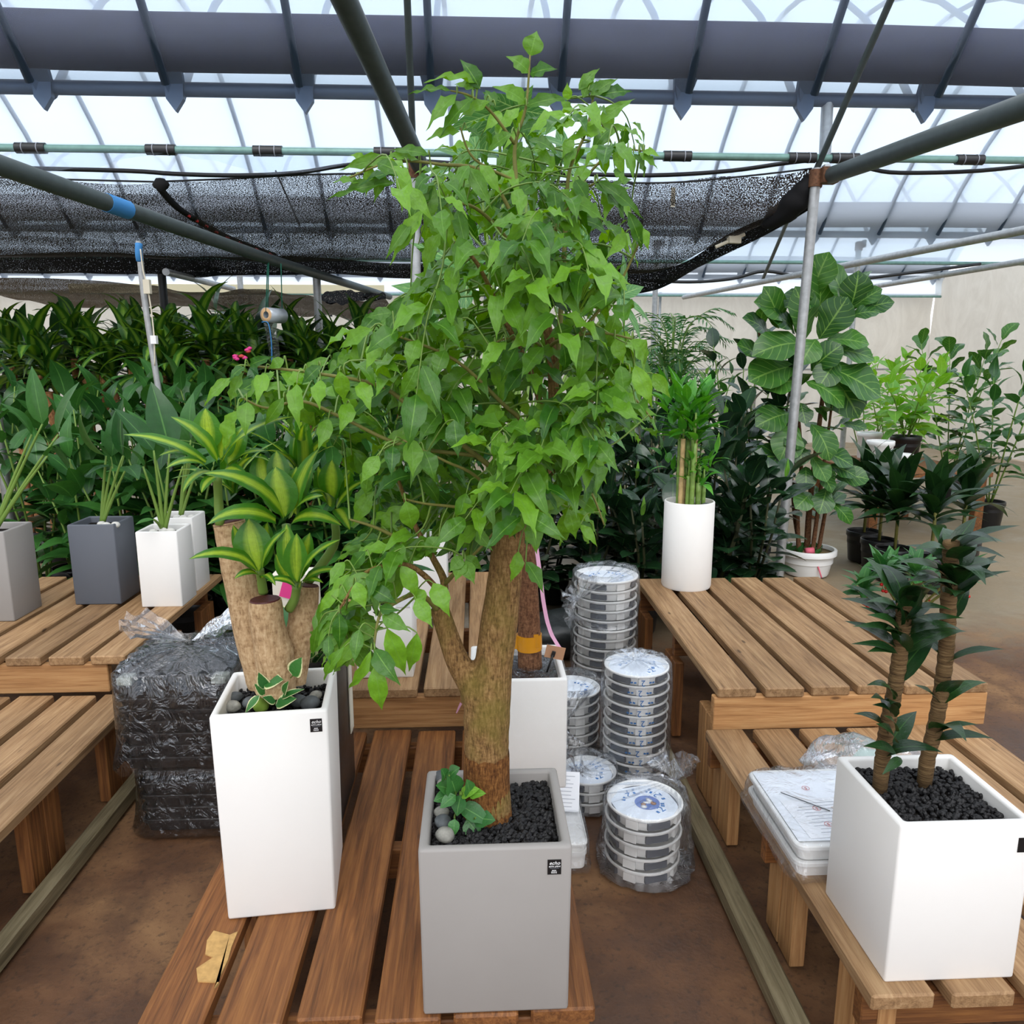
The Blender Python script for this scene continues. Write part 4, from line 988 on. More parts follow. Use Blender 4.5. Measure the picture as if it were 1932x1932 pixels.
# small companion plant at the trunk foot
cp = MB(); cb = PZ(862, 1530, GT - .03)
TIPS = [((868,1520),(925,1555),36),((880,1545),(905,1578),38),((895,1545),(935,1548),36),((860,1500),(845,1455),40),((850,1490),(822,1482),30),((848,1500),(818,1512),26),((868,1500),(905,1488),32),((885,1500),(917,1497),26),((870,1500),(862,1540),32),((885,1500),(880,1470),28),((848,1465),(868,1448),30),((840,1470),(832,1450),26),((858,1545),(856,1578),22),((860,1500),(830,1525),24)]
cs = cp
for (a, b_, w) in TIPS: cs.tube(spline([cb, PY(a[0], a[1] - 6, 1.40), PY(a[0], a[1], 1.38)], 2), .002, 4, False)
comp = cs.build('companion_plant', STEMG, tree); comp['label'] = 'small scalloped-leaf plant at the trunk foot'
for i, (a, b_, w) in enumerate(TIPS):
    y = 1.40 - .002 * i; p0 = PY(a[0], a[1], y); p1 = PY(b_[0], b_[1], y - .012)
    leaf_obj(comp, COMPM[i % 2] if i not in (6, 7) else LIGHTM[0], p0, p1, Vector((R.uniform(-.3, .3), -.6, .9)), (w * mpp(p0) / (p1 - p0).length) / .62, 'leaf')
for i, (u, v, r, m, nm) in enumerate([(840, 1575, .019, PEBG, 'pale speckled pebble at the front corner of the grey pot'), (836, 1550, .017, PEBD, 'brown-grey flat pebble in the grey pot'), (833, 1533, .016, PEBG, 'speckled pebble half under leaves in the grey pot'), (838, 1480, .016, PEBG, 'small pale pebble beside the trunk foot leaves'), (832, 1466, .019, PEBD, 'dark grey pebble at the back of the grey pot')]):
    p = PZ(u, v, GT - .012); pebble(p, r, m, nm, i)

# ------------------------------------------------------------------ dracaena in the tall white pot
DA = math.radians(5.5); DC = Vector((-.470, 1.715, zp)); DT = .845
drac = thing('potted_dracaena', 'striped dracaena with thick cut trunks in the tall white pot', 'potted plant', DC)
square_pot_parts(drac, DC, .252, DT - zp, WHITE, DA, .016, .96, SOIL, .05)
gravel(drac, (DC.x, DC.y), .21, .21, DT - .045, 700, GRAVEL, DA, (.003, .006))
pf = PY(594, 1374, 1.585); sticker(drac, Vector((pf.x, 0, pf.z)) + Vector((0, DC.y + (pf.x - DC.x) * math.tan(DA) - .1265, 0)), DA)
def dtrunk(pts, rr, cutmat, lean=0):
    P = spline([PY(*q) for q in pts], 6); n = len(P); rad = []
    for i in range(n): f = i / (n - 1) * (len(rr) - 1); k = min(int(f), len(rr) - 2); rad.append(lerp(rr[k], rr[k + 1], f - k) * (1 + .07 * noise.noise(Vector((i * .5, rr[0] * 300, 0)))))
    o = MB().tube(P, rad, 20).build('trunk', BARKD, drac, auto=50)
    d = (P[-1] - P[-2]).normalized()
    cap = MB().tube([P[-1] - d * .004, P[-1] + d * .003], [rad[-1] * 1.01, rad[-1] * .9], 20).build('cut_end', cutmat, o, auto=40)
    return P[-1]
t1 = dtrunk([(500, 1290, 1.76), (478, 1200, 1.76), (455, 1090, 1.77), (432, 985, 1.78)], [.040, .042, .040, .036], WAX)
t2 = dtrunk([(520, 1300, 1.70), (518, 1240, 1.69), (505, 1180, 1.68), (500, 1132, 1.68)], [.046, .044, .037, .036], WAX)
t3 = dtrunk([(550, 1285, 1.74), (562, 1220, 1.75), (572, 1160, 1.76), (578, 1105, 1.77)], [.034, .033, .034, .030], WAX)
for b in ([(415, 990, 1.75), (412, 940, 1.75), (410, 900, 1.74)], [(497, 1118, 1.72), (493, 1095, 1.71), (490, 1075, 1.70)], [(545, 1150, 1.71), (556, 1130, 1.70), (560, 1105, 1.69)], [(560, 1110, 1.77), (545, 1040, 1.76), (540, 990, 1.75)], [(580, 1100, 1.80), (630, 1030, 1.80), (632, 985, 1.80)]):
    MB().tube(spline([PY(*q) for q in b], 4), [.011] * 4 + [.010] * 5, 10).build('shoot', STEMG, drac)
DL = [ # base, tip, width px, mesh (0 arching,1 strongly arching,2 upright), distance
 ((410,868),(322,786),40,0,1.70),((388,872),(232,820),24,0,1.72),((398,850),(388,770),48,2,1.74),((392,885),(312,884),20,1,1.70),((388,870),(300,860),18,1,1.74),((420,870),(556,786),34,0,1.72),((430,880),(462,800),34,2,1.75),((415,865),(440,800),40,2,1.76),((400,890),(345,930),20,1,1.72),((420,890),(470,905),22,1,1.72),((405,900),(380,930),18,1,1.70),((430,890),(500,850),28,0,1.78),
 ((536,975),(382,893),34,1,1.68),((538,975),(520,880),56,2,1.68),((552,985),(645,992),30,1,1.66),((520,982),(391,990),36,1,1.66),((558,970),(602,846),36,0,1.70),((500,925),(492,855),40,2,1.76),((530,925),(522,850),36,2,1.76),((548,960),(560,880),34,2,1.72),((550,975),(610,935),30,0,1.68),((530,970),(450,915),26,1,1.72),((545,965),(590,880),30,2,1.74),
 ((627,945),(627,867),42,2,1.74),((640,935),(706,850),28,0,1.74),((635,958),(692,905),26,0,1.73),((622,955),(585,930),24,1,1.74),((640,950),(660,880),34,2,1.78),((620,950),(600,880),30,2,1.80),((635,960),(660,1000),22,1,1.72),
 ((488,1078),(470,978),60,2,1.66),((485,1078),(356,1055),30,1,1.65),((495,1078),(541,998),26,0,1.66),((488,1085),(442,1092),18,1,1.65),((497,1070),(505,985),34,2,1.70),((480,1075),(440,990),26,2,1.72),((495,1090),(520,1105),14,1,1.66),
 ((560,1098),(560,1006),38,2,1.64),((548,1085),(541,988),34,2,1.65),((566,1100),(642,1018),30,0,1.63),((556,1105),(503,1096),16,1,1.64),((570,1108),(655,1078),18,1,1.63),((562,1090),(585,1005),30,2,1.68),((565,1108),(610,1100),16,1,1.64),((550,1100),(520,1045),22,2,1.68)]
for (a, b, w, k, y) in DL:
    p0, p1 = PY(*a, y), PY(*b, y - (.05 if k < 2 else .0) + R.uniform(-.03, .03))
    me = (DRACM[0], DRACM[1], DRACU)[k]; wl_ = .17 if k < 2 else .34
    leaf_obj(drac, me, p0, p1, Vector((R.uniform(-.2, .2), -.55 if k < 2 else -1.0, 1.0 if k < 2 else .15)), 1.2 * (w * mpp(p0) / (p1 - p0).length) / wl_, 'leaf')
rosette(drac, PY(440, 930, 1.85), 14, DRACM, .20, .2, 1.2); rosette(drac, PY(570, 900, 1.86), 14, DRACM, .20, .2, 1.2)
# hoya at the foot
hs = MB(); hb = PZ(520, 1310, DT - .045); HT = [((505,1300),(488,1268),24),((498,1288),(535,1283),34),((520,1330),(560,1318),26),((535,1310),(545,1285),18),((490,1312),(463,1345),16),((552,1275),(570,1240),32),((530,1318),(575,1300),14),((500,1310),(480,1290),20),((520,1325),(495,1315),18)]
for a, b, w in HT: hs.tube(spline([hb, PY(a[0], a[1], 1.66)], 2), .0018, 4, False)
hoya = hs.build('companion_plant', STEMG, drac); hoya['label'] = 'variegated cream-edged creeper at the trunk foot'
for i, (a, b, w) in enumerate(HT):
    p0, p1 = PY(*a, 1.655), PY(*b, 1.64); leaf_obj(hoya, HOYAM[i % 2], p0, p1, Vector((R.uniform(-.3, .3), -.7, .8)), (w * mpp(p0) / (p1 - p0).length) / .52, 'leaf')
for i, (u, v, r, m, nm) in enumerate([(437, 1333, .019, PEBG, 'round speckled pebble at the left corner of the tall white pot'), (442, 1316, .018, PEBD, 'brown pebble behind the round speckled one in the tall pot'), (470, 1325, .017, PEBD, 'bluish pebble near the creeper in the tall white pot'), (492, 1330, .022, plain('mossy_pebble', srgb(122, 150, 58), .8, .2, 0, .2, 30), 'mossy green pebble under the creeper'), (562, 1322, .020, PEBD, 'dark slanted pebble in the tall white pot'), (585, 1326, .021, PEBD, 'large dark pebble at the right corner of the tall white pot'), (595, 1313, .016, PEBG, 'long flat pebble at the right rim of the tall white pot')]):
    p = PZ(u, v, DT - .028); pebble(p, r, m, nm, i + 9, (1.15, .85, .75), i * .7)

# ================================================================== SAUCERS AND BAGS
ORD = ['topmost', 'second', 'third', 'fourth', 'fifth', 'sixth', 'seventh', 'eighth', 'ninth', 'tenth', 'eleventh', 'twelfth', 'thirteenth']
SCACHE = {}
def saucer_mesh(r, h):
    k = (r, h)
    if k not in SCACHE:
        b = MB().lathe((0, 0, 0), [(.001, .004), (r * .80, .004), (r * .84, .0), (r * .86, .004), (r * .90, h * .80), (r * .985, h * .82), (r, h * .86), (r, h * .97), (r * .985, h), (r * .95, h), (r * .93, h * .92), (r * .84, h * .45), (.001, h * .45)], 44)
        SCACHE[k] = mkmesh('saucer', b.v, b.f, WPL); SCACHE[k].set_sharp_from_angle(angle=math.radians(40))
    return SCACHE[k]
PADM = {}
def saucer(c, r, h, label, group, mark=None, rot=0):
    t = thing('round_saucer', label, 'saucer', c, group)
    link('dish', saucer_mesh(r, h), t, c)
    # white wheel blocks, and dark blocks coloured as recess shade between the rims
    for k in range(4):
        a = rot + k * math.pi / 2
        p = Vector((c[0] + r * .885 * math.cos(a), c[1] + r * .885 * math.sin(a), c[2] + h * .40))
        block('foot_block', p, (.012, .042, h * .66), WPL, t, .002, (0, 0, a))
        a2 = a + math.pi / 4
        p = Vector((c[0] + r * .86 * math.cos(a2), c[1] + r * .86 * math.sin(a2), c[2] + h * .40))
        block('recess_shade', p, (.012, .075, h * .52), DKGREY, t, .002, (0, 0, a2))
    if mark:
        a = -math.pi / 2 - .05 + mark
        d = Vector((math.cos(a), math.sin(a), 0)); p = Vector(c) + d * (r * 1.012) + Vector((0, 0, h * .42))
        o = bpy.data.objects.new('number_print', TWO); COL.objects.link(o); o.parent = t; o.location = p - wloc(t); o.rotation_euler = (math.pi / 2, math.pi, a + math.pi / 2)
        for q in (-.34, -.24, .22, .31):
            d2 = Vector((math.cos(a + q), math.sin(a + q), 0)); p2 = Vector(c) + d2 * (r * 1.01) + Vector((0, 0, h * .42))
            block('blue_mark', p2, (.0006, .009, .006), BLUE, t, 0, (R.uniform(-.3, .3), 0, a + q))
    return t
TWO = text_mesh('2', .034, BLUE)
RING = MB().lathe((0, 0, 0), [(.0095, 0), (.0105, 0), (.0105, .0006), (.0095, .0006), (.0095, 0)], 24)
RINGM = mkmesh('print_ring', RING.v, RING.f, REDINK)
FIVE = text_mesh('5', .015, REDINK)
TWOF = text_mesh('2', .05, BLUE)
def stack(c, r, h, n, lab, group, marks=False, rot=.4, lean=(0, 0)):
    for i in range(n):
        p = (c[0] + lean[0] * i + R.uniform(-.003, .003), c[1] + lean[1] * i + R.uniform(-.003, .003), c[2] + i * h * .955)
        k = n - 1 - i
        saucer(p, r, h, ('white round saucer, topmost of %s' if k == 0 else 'white round saucer, ' + ORD[k] + ' from the top of %s') % lab, group, R.uniform(-.08, .08) or .01 if marks else None, rot + R.uniform(-.05, .05))
def lid_print(c, r, label):
    """printed film disc with blue marks lying on the top saucer"""
    t = thing('printed_film', label, 'packaging', c)
    MB().lathe(c, [(.001, 0), (r * .90, 0), (r * .90, .0008), (.001, .0008)], 36).build('film_disc', plain('pale_blue_film', srgb(226, 234, 244), .25, .5) if 'pale_blue_film' not in bpy.data.materials else bpy.data.materials['pale_blue_film'], t, auto=40)
    for a, d in ((2.2, .55), (-.6, .5), (.7, .62)):
        o = bpy.data.objects.new('number_print', TWOF); COL.objects.link(o); o.parent = t; o.location = (d * r * math.cos(a), d * r * math.sin(a), .0012); o.rotation_euler = (0, 0, a + 1.2)
        o.scale = (.8, .8, 1)
        for e in (-.35, .35, .55):
            block('blue_mark', (c[0] + d * r * math.cos(a + e), c[1] + d * r * math.sin(a + e), c[2] + .0012), (.012, .008, .0006), BLUE, t, 0, (0, 0, a + e))
    return t
def bag(label, c, r, h, knot=None, knot_dir=(0, 0, 1), seed=0, base=0.0, flare=.05, squash=None, ruff=.055, skirt=.028, mat=None, open_base=False):
    """clear bag round a stack: a creased sleeve, gathered at the knot, with a flared ruff"""
    t = thing('plastic_bag', label, 'plastic bag', c)
    n = 56
    prof = ([(r * 1.035, .0), (r * 1.04, .02), (r * 1.045, .06)] if open_base else [(r * .6, .0), (r * 1.06, .004), (r * (1.08 + skirt), .02), (r * 1.06, .06)]) + [(r * 1.045, .06 + (h - .08) * q / 5) for q in range(1, 6)] + [(r * 1.04, h - .01), (r * .98, h + .008)]
    def jit(i, k, rr, z, a):
        cr = noise.noise(Vector((math.cos(a) * 3.5 + seed, math.sin(a) * 3.5, z * 7))) + .6 * noise.noise(Vector((math.cos(a) * 11 + seed, math.sin(a) * 11, z * 12)))
        lo = skirt * max(0, 1 - z / .05) * (1 + noise.noise(Vector((a * 2.5, seed, 0))))
        if squash: rr *= 1 + squash * math.cos(a - .7)
        return rr * (1 + .045 * cr) + lo + flare * .25 * max(0, cr) * (z < h * .5), max(0.001, z + (.006 * cr if z > .01 else 0))
    m = MB().lathe((c[0], c[1], c[2] + base), prof, n, jit)
    if open_base: m.f = [q for q in m.f if len(q) == 4 or min(q) > 0]
    kp = Vector(knot) if knot is not None else Vector((c[0], c[1], c[2] + h + .015))
    # gathered top from the shoulder to the knot
    top = [Vector(q) for q in m.v[-n:]]; m.f = m.f[:-1]; rings = []
    for s in (.3, .55, .75, .9, 1.0):
        for k in range(n):
            p = top[k].lerp(kp, s); w = (1 - s) * .012 + .003
            p = p + Vector((0, 0, w * math.sin(k * 1.7 + seed) + .008 * (1 - s) * noise.noise(Vector((k * .9, s * 4, seed)))))
            if s == 1.0: p = kp + Vector((math.cos(2 * math.pi * k / n) * .007, math.sin(2 * math.pi * k / n) * .007, 0))
            m.v.append(tuple(p))
    b0 = len(m.v) - 6 * n
    for s in range(5):
        for k in range(n): m.f.append((b0 + s * n + k, b0 + s * n + (k + 1) % n, b0 + (s + 1) * n + (k + 1) % n, b0 + (s + 1) * n + k))
    m.build('sleeve', mat or BAG, t)
    # ruff above the knot
    u = MB(); kd = Vector(knot_dir).normalized(); B = basis(kd, Vector((.2, .3, .9))); q = 40; vs = []; fs = []
    for s in range(6):
        for k in range(q):
            a = 2 * math.pi * k / q; rad = .006 + ruff * (s / 5) ** 1.1 * (1 + .5 * math.sin(a * 3 + seed) + .35 * math.sin(a * 7 + seed * 2))
            le = ruff * 1.5 * (s / 5) * (1 + .35 * noise.noise(Vector((math.cos(a) * 2, math.sin(a) * 2, seed))))
            vs.append(kp + B @ Vector((rad * math.cos(a), le - rad * .35, rad * math.sin(a))) + Vector((0, 0, .006 * math.sin(a * 9 + s))))
    for s in range(5):
        for k in range(q): fs.append((s * q + k, s * q + (k + 1) % q, (s + 1) * q + (k + 1) % q, (s + 1) * q + k))
    u.add(vs, fs).build('gathered_ruff', mat or BAG, t)
    v, f = blob(tuple(kp), .011, seed, 1); MB().add(v, f).build('knot', BAG, t)
    return t
SA, SB, SD, SE, SF = (.612, 3.50, 0), (.602, 2.72, 0), (.527, 2.215, 0), (.395, 3.02, 0), (.400, 2.590, 0)
stack(SA, .150, .049, 13, 'the tallest bagged stack', 'saucers in the tallest stack', False, .35)
lid_print((SA[0], SA[1], .030 + 12 * .049 * .955), .148, 'film printed in blue on the tallest saucer stack')
bag('clear bag pulled over the top of the tallest saucer stack', (SA[0], SA[1], .40), .152, .23, (SA[0] - .15, SA[1] - .1, .52), (-1, -.3, .1), 1, 0, .05, None, .05, .0, None, True)
bag('clear bag over the lower part of the tallest saucer stack', (SA[0], SA[1], 0), .152, .385, (SA[0] - .16, SA[1] - .06, .42), (-1, -.4, .4), 8, 0, .03, None, .03)
stack(SB, .122, .0415, 12, 'the stack marked with blue twos', 'saucers in the middle stack', True, .0)
lid_print((SB[0], SB[1], .027 + 11 * .0415 * .955), .120, 'film printed in blue on the stack marked with twos')
bag('clear bag tied on top of the stack marked with twos', SB, .126, .487, (SB[0] - .01, SB[1] - .01, .50), (.2, .2, 1), 2, 0, .02, None, .035, .004)
stack(SD, .121, .047, 5, 'the short stack in the aisle', 'saucers in the short stack', False, 1.0)
lid_print((SD[0], SD[1], .030 + 4 * .047 * .955), .119, 'film with blue print and round emblem on the short stack')
em = tag(MB().lathe((SD[0] + .012, SD[1] + .005, .030 + 4 * .047 * .955 + .0014), [(.001, 0), (.040, 0), (.040, .0006), (.001, .0006)], 30).build('emblem_sticker', plain('blue_emblem', srgb(96, 122, 186), .4), None, (SD[0], SD[1], .2), auto=40), 'round blue emblem sticker on the short saucer stack', 'sticker')
for i in range(9):
    a = R.uniform(0, 6.3); d = R.uniform(.0, .028)
    MB().lathe((SD[0] + .012 + d * math.cos(a), SD[1] + .005 + d * math.sin(a), .030 + 4 * .047 * .955 + .0021), [(.001, 0), (R.uniform(.006, .012), 0), (.001, .0004)], 9).build('emblem_spot', WHITEINK if i % 3 else CARD, em)
bag('large clear bag round the short saucer stack, knotted at the rail', (SD[0] + .006, SD[1], 0), .134, .235, (.662, 2.345, .215), (.05, .15, 1), 3, 0, .06, .03, .064, .014)
stack(SE, .118, .045, 6, 'the half-hidden stack by the wrapped pot', 'saucers in the half-hidden stack', False, .2)
lid_print((SE[0], SE[1], .029 + 5 * .045 * .955), .116, 'film printed in blue on the half-hidden stack')
bag('crumpled clear bag hanging off the half-hidden saucer stack', SE, .126, .285, (.330, 2.845, .165), (-.1, -.25, -1), 4, 0, .05, None, .066, .006)
stack(SF, .105, .042, 3, 'the low stack beside the paper slip', 'saucers in the low stack', False, .1)
lid_print((SF[0], SF[1], .027 + 2 * .042 * .955), .103, 'film printed in blue on the low stack')
bag('clear bag round the low saucer stack beside the paper slip', SF, .108, .145, (.352, 2.492, .168), (.0, -.1, 1), 5, 0, .03, None, .04, .004)

def tray(c, w, d, h, label, group=None, rz=0, mat=None):
    """rectangular lidded tray with rounded corners and corner feet"""
    t = thing('rectangular_tray', label, 'tray', c, group)
    mat = mat or WPL
    def rr(x, y, rad, z, n=5):
        out = []
        for cx, cy, a0 in ((x - rad, y - rad, 0), (-x + rad, y - rad, 90), (-x + rad, -y + rad, 180), (x - rad, -y + rad, 270)):
            for i in range(n): a = math.radians(a0 + 90 * i / (n - 1)); out.append((cx + rad * math.cos(a), cy + rad * math.sin(a), z))
        return out
    x, y = w / 2, d / 2
    rings = [rr(x * .90, y * .93, .02, 0), rr(x * .95, y * .96, .022, h * .72), rr(x, y, .026, h * .75), rr(x, y, .026, h * .94), rr(x * .985, y * .988, .025, h), rr(x * .93, y * .95, .02, h), rr(x * .90, y * .93, .018, h * .9)]
    vs = [Matrix.Rotation(rz, 3, 'Z') @ Vector(p) + Vector(c) for r_ in rings for p in r_]; n = 20; fs = []
    for i in range(len(rings) - 1):
        for k in range(n): fs.append((i * n + k, i * n + (k + 1) % n, (i + 1) * n + (k + 1) % n, (i + 1) * n + k))
    fs.append(tuple(reversed(range(n)))); fs.append(tuple(range((len(rings) - 1) * n, len(rings) * n)))
    MB().add(vs, fs).build('dish', mat, t, auto=35)
    return t
def sheet_paper(t, name, c, w, d, rz, lines=7, mat=PAPER, tilt=0, z=.0012):
    s = block(name, c, (w, d, .0006), mat, t, 0, (tilt, 0, rz))
    for i in range(lines):
        ww = w * R.uniform(.4, .8)
        o = bpy.data.objects.new('print_line', bbox_mesh((round(ww, 3), .0016, .0003), 0, GREYINK)); COL.objects.link(o); o.parent = s
        o.location = (R.uniform(-.1, .1) * w * .4, d * (.38 - .76 * i / max(1, lines - 1)), .0005)
    return s
# tray and paper slip beside the grey pot
tray((.288, 2.33, 0), .115, .29, .065, 'white rectangular tray on the ground beside the low platform')
tray((.288, 2.33, .065), .118, .295, .03, 'thin white tray lid lying on the tray beside the low platform')
ps = thing('paper_slip', 'printed delivery slip leaning on the white tray', 'paper', (.29, 2.38, .095))
s_ = sheet_paper(ps, 'sheet', Vector((.295, 2.40, .15)), .10, .135, -.15, 9, PAPER, .75)

# trays in a bag on the low right bench
for i in range(2):
    tt = tray((.925, 1.84, zp + .045 * i), .29, .36, .045, ('lower' if i == 0 else 'upper') + ' white tray of the bagged pair on the right bench')
tz = zp + .09
pk = thing('printed_film', 'printed film with red circled fives on the bagged trays', 'packaging', (.92, 1.84, tz))
block('film', (.92, 1.845, tz + .0006), (.255, .325, .001), plain('white_print_film', srgb(236, 240, 246), .3, .5), pk, 0)
for (u, v) in ((1520, 1487), (1541, 1525), (1563, 1555)):
    p = PZ(u, v, tz + .0036)
    o = link('ring_print', RINGM, pk, p); o = link('number_print', FIVE, pk, p + Vector((0, 0, .0002)), (0, 0, math.pi))
sl = thing('paper_slip', 'printed delivery note lying on the bagged trays', 'paper', (.93, 1.78, tz + .002))
sheet_paper(sl, 'sheet', (.915, 1.78, tz + .0022), .19, .17, math.radians(4), 10)
block('photo_patch', (.97, 1.80, tz + .0030), (.05, .06, .0005), plain('pink_flower_print', srgb(196, 180, 170), .5, .3, 0, .4, 90), sl, 0, (0, 0, .3))
tag(MB().tube([PZ(1473, 1495, tz + .006), PZ(1566, 1530, tz + .006)], .0014, 5).build('thin_stick', BLACKINK, None, PZ(1500, 1500, tz + .004)), 'thin dark stick lying across the printed film', 'stick')
def box_bag(label, c, w, d, h, seed, mat=None):
    t = thing('plastic_bag', label, 'plastic bag', c); m = MB(); n = 64; vs = []; fs = []
    prof = [(.0, 1.10), (.02, 1.13), (.3 * h, 1.06), (.7 * h, 1.05), (h, 1.035), (h + .008, .98), (h + .010, .5), (h + .010, .02)]
    for z, s in prof:
        for k in range(n):
            a = 2 * math.pi * k / n; ca, sa = math.cos(a), math.sin(a); e = 1 / max(abs(ca), abs(sa)); e = min(e, 1.30)
            cr = noise.noise(Vector((ca * 4 + seed, sa * 4, z * 14))) + .5 * noise.noise(Vector((ca * 10, sa * 10 + seed, z * 20)))
            vs.append((c[0] + ca * e * w / 2 * s * (1 + .045 * cr * (s > .9)), c[1] + sa * e * d / 2 * s * (1 + .045 * cr * (s > .9)), c[2] + max(0.001, z + .004 * cr * (z > h * .9 and s > .9))))
    for i in range(len(prof) - 1):
        for k in range(n): fs.append((i * n + k, i * n + (k + 1) % n, (i + 1) * n + (k + 1) % n, (i + 1) * n + k))
    m.add(vs, fs).build('sleeve', mat or BAG, t); return t
box_bag('clear bag hanging round the tray beside the grey pot', (.292, 2.33, 0), .118, .295, .099, 6)
box_bag('clear bag round the two white trays on the right bench', (.925, 1.84, zp), .29, .36, .094, 3)
# empty crumpled bag behind the right pot
pb = thing('plastic_bag', 'empty crumpled clear bag behind the white square pot', 'plastic bag', (1.10, 2.08, zp)); v, f = blob((1.16, 2.10, zp + .062), .10, 11, 4, (1.75, .85, .62), .75)
v = [Vector((p.x, p.y, max(zp + .002, p.z + .012 * noise.noise(p * 26)))) for p in v]; MB().add(v, f).build('crumpled_film', plastic_film('milky_bag_film', .80, (.97, .98, 1, 1), .16), pb)
v, f = blob((1.22, 2.12, zp + .05), .05, 3, 2, (1.5, .8, .8), .5); MB().add(v, f).build('green_label', plain('pale_green_label', srgb(170, 196, 184), .6), pb)

# ---- bagged black trays at the left
def btray(c, w, d, h, label, group):
    t = tray(c, w, d, h, label, group, 0, BLACKPL)
    for sx in (-1, 1):
        for sy in (-1, 1): block('corner_pad', (c[0] + sx * (w / 2 - .032), c[1] + sy * (d / 2 - .032), c[2] + h + .012), (.05, .05, .028), LIDGREY, t, .004)
    return t
BC = (-1.015, 2.62)
for i in range(5):
    t = tray((BC[0] + .02, BC[1] + .01, .004 + i * .046), .34, .36, .046, ('black plastic tray, topmost of the lower bagged bundle' if i == 4 else 'black plastic tray, ' + ORD[4 - i] + ' from the top of the lower bundle'), 'trays in the lower bundle', 0, BLACKPL)
for i in range(7):
    f_ = btray if i == 6 else (lambda c, w, d, h, l, g: tray(c, w, d, h, l, g, 0, BLACKPL))
    f_((BC[0] + R.uniform(-.004, .004), BC[1] + R.uniform(-.004, .004), .250 + i * .043), .37, .38, .043, 'black plastic tray with grey corner pads, topmost of the upper bundle' if i == 6 else 'black plastic tray, ' + ORD[6 - i] + ' from the top of the upper bundle', 'trays in the upper bundle')
def tied_box_bag(label, c, w, d, h, seed, knot):
    t = box_bag(label, c, w, d, h, seed, BAGD); kp = Vector(knot); n = 60; sl = MB(); vs = []; fs = []
    for s in (0, .25, .5, .75, .9, 1):
        for k in range(n):
            a = 2 * math.pi * k / n; ca, sa = math.cos(a), math.sin(a); e = min(1 / max(abs(ca), abs(sa)), 1.3)
            p = Vector((c[0] + ca * e * w / 2, c[1] + sa * e * d / 2, c[2] + h + .006)).lerp(kp, s)
            p.z += (1 - s) * s * .05 + .014 * (1 - s) * math.sin(k * 2.1 + seed)
            vs.append(p if s < 1 else kp + Vector((.012 * ca, .012 * sa, 0)))
    for i in range(5):
        for k in range(n): fs.append((i * n + k, i * n + (k + 1) % n, (i + 1) * n + (k + 1) % n, (i + 1) * n + k))
    sl.add(vs, fs).build('gathered_top', BAGD, t)
    for sgn in (-1, 1):
        vs = []; fs = []
        for i in range(9):
            for k in range(13):
                s = i / 8; a = (k / 12 - .5) * 1.9
                p = kp + Vector((sgn * (.012 + .19 * s) * math.cos(a) , .10 * s * math.sin(a) - .05 * s, .015 + .10 * s * (.55 + .45 * math.sin(a + 1)) + .018 * math.sin(k * 2.3 + i * .6 + seed) * s))
                vs.append(p)
        for i in range(8):
            for k in range(12): q = i * 13 + k; fs.append((q, q + 1, q + 14, q + 13))
        MB().add(vs, fs).build('bag_ear', plastic_film('bright_bag_film', .8, (1, 1, 1, 1), .10) if 'bright_bag_film' not in bpy.data.materials else bpy.data.materials['bright_bag_film'], t)
    return t
box_bag('clear bag round the lower bundle of black trays', (BC[0] + .02, BC[1] + .01, 0), .355, .38, .236, 21, BAGD)
tied_box_bag('clear bag tied with a knot round the upper bundle of black trays', (BC[0], BC[1], .242), .385, .395, .345, 22, (BC[0] + .02, BC[1] - .05, .64))

# ================================================================== OTHER POTS
def sleeve_wrap(t, name, x0, x1, y0, y1, z0, z1, seed, mat=WRAP):
    m = MB(); n = 80; vs = []; fs = []
    for j in range(15):
        z = lerp(z0, z1, j / 14)
        for k in range(n):
            f = k / n * 4; i = int(f); f -= i; C = [(x0, y0), (x1, y0), (x1, y1), (x0, y1), (x0, y0)]
            x, y = lerp(C[i][0], C[i + 1][0], f), lerp(C[i][1], C[i + 1][1], f)
            nn = .003 * noise.noise(Vector((x * 8, y * 8, z * 60 + seed))); vs.append((x + (nn - .003 if i == 3 else -nn + .003 if i == 1 else 0), y + (nn - .003 if i == 0 else -nn + .003 if i == 2 else 0), z))
    for j in range(14):
        for k in range(n): fs.append((j * n + k, j * n + (k + 1) % n, (j + 1) * n + (k + 1) % n, (j + 1) * n + k))
    return m.add(vs, fs).build(name, mat, t)
# film-wrapped white pot with a money tree
WX0, WX1, WY0, WY1, WT = -.022, .262, 2.10, 2.385, .69
mt = thing('potted_money_tree', 'money tree with taped trunk in a film-wrapped white pot', 'potted tree', ((WX0 + WX1) / 2, (WY0 + WY1) / 2, zp))
square_pot_parts(mt, ((WX0 + WX1) / 2, (WY0 + WY1) / 2, zp), WX1 - WX0, WT - zp, WHITE, 0, .018, 1, SOIL, .03)
sleeve_wrap(mt, 'film_wrap', WX0, WX1, WY0, WY1, zp + .004, WT + .002, 4)
ft = []
for i in range(13):
    for j in range(13):
        x = lerp(WX0 + .02, WX1 - .02, i / 12); y = lerp(WY0 + .02, WY1 - .02, j / 12); ft.append((x, y, WT - .012 + .022 * noise.noise(Vector((x * 22, y * 22, 1))) ))
MB().add(ft, [(i * 13 + j, i * 13 + j + 1, (i + 1) * 13 + j + 1, (i + 1) * 13 + j) for i in range(12) for j in range(12)]).build('crumpled_film', WRAP, mt)
mp = spline([PY(1000, 1258, 2.24), PY(998, 1180, 2.24), PY(995, 1100, 2.24), PY(990, 1020, 2.25), PY(975, 930, 2.27)], 5)
MB().tube(mp, [.038 - .0007 * i for i in range(len(mp))], 16).build('trunk', BARKR, mt)
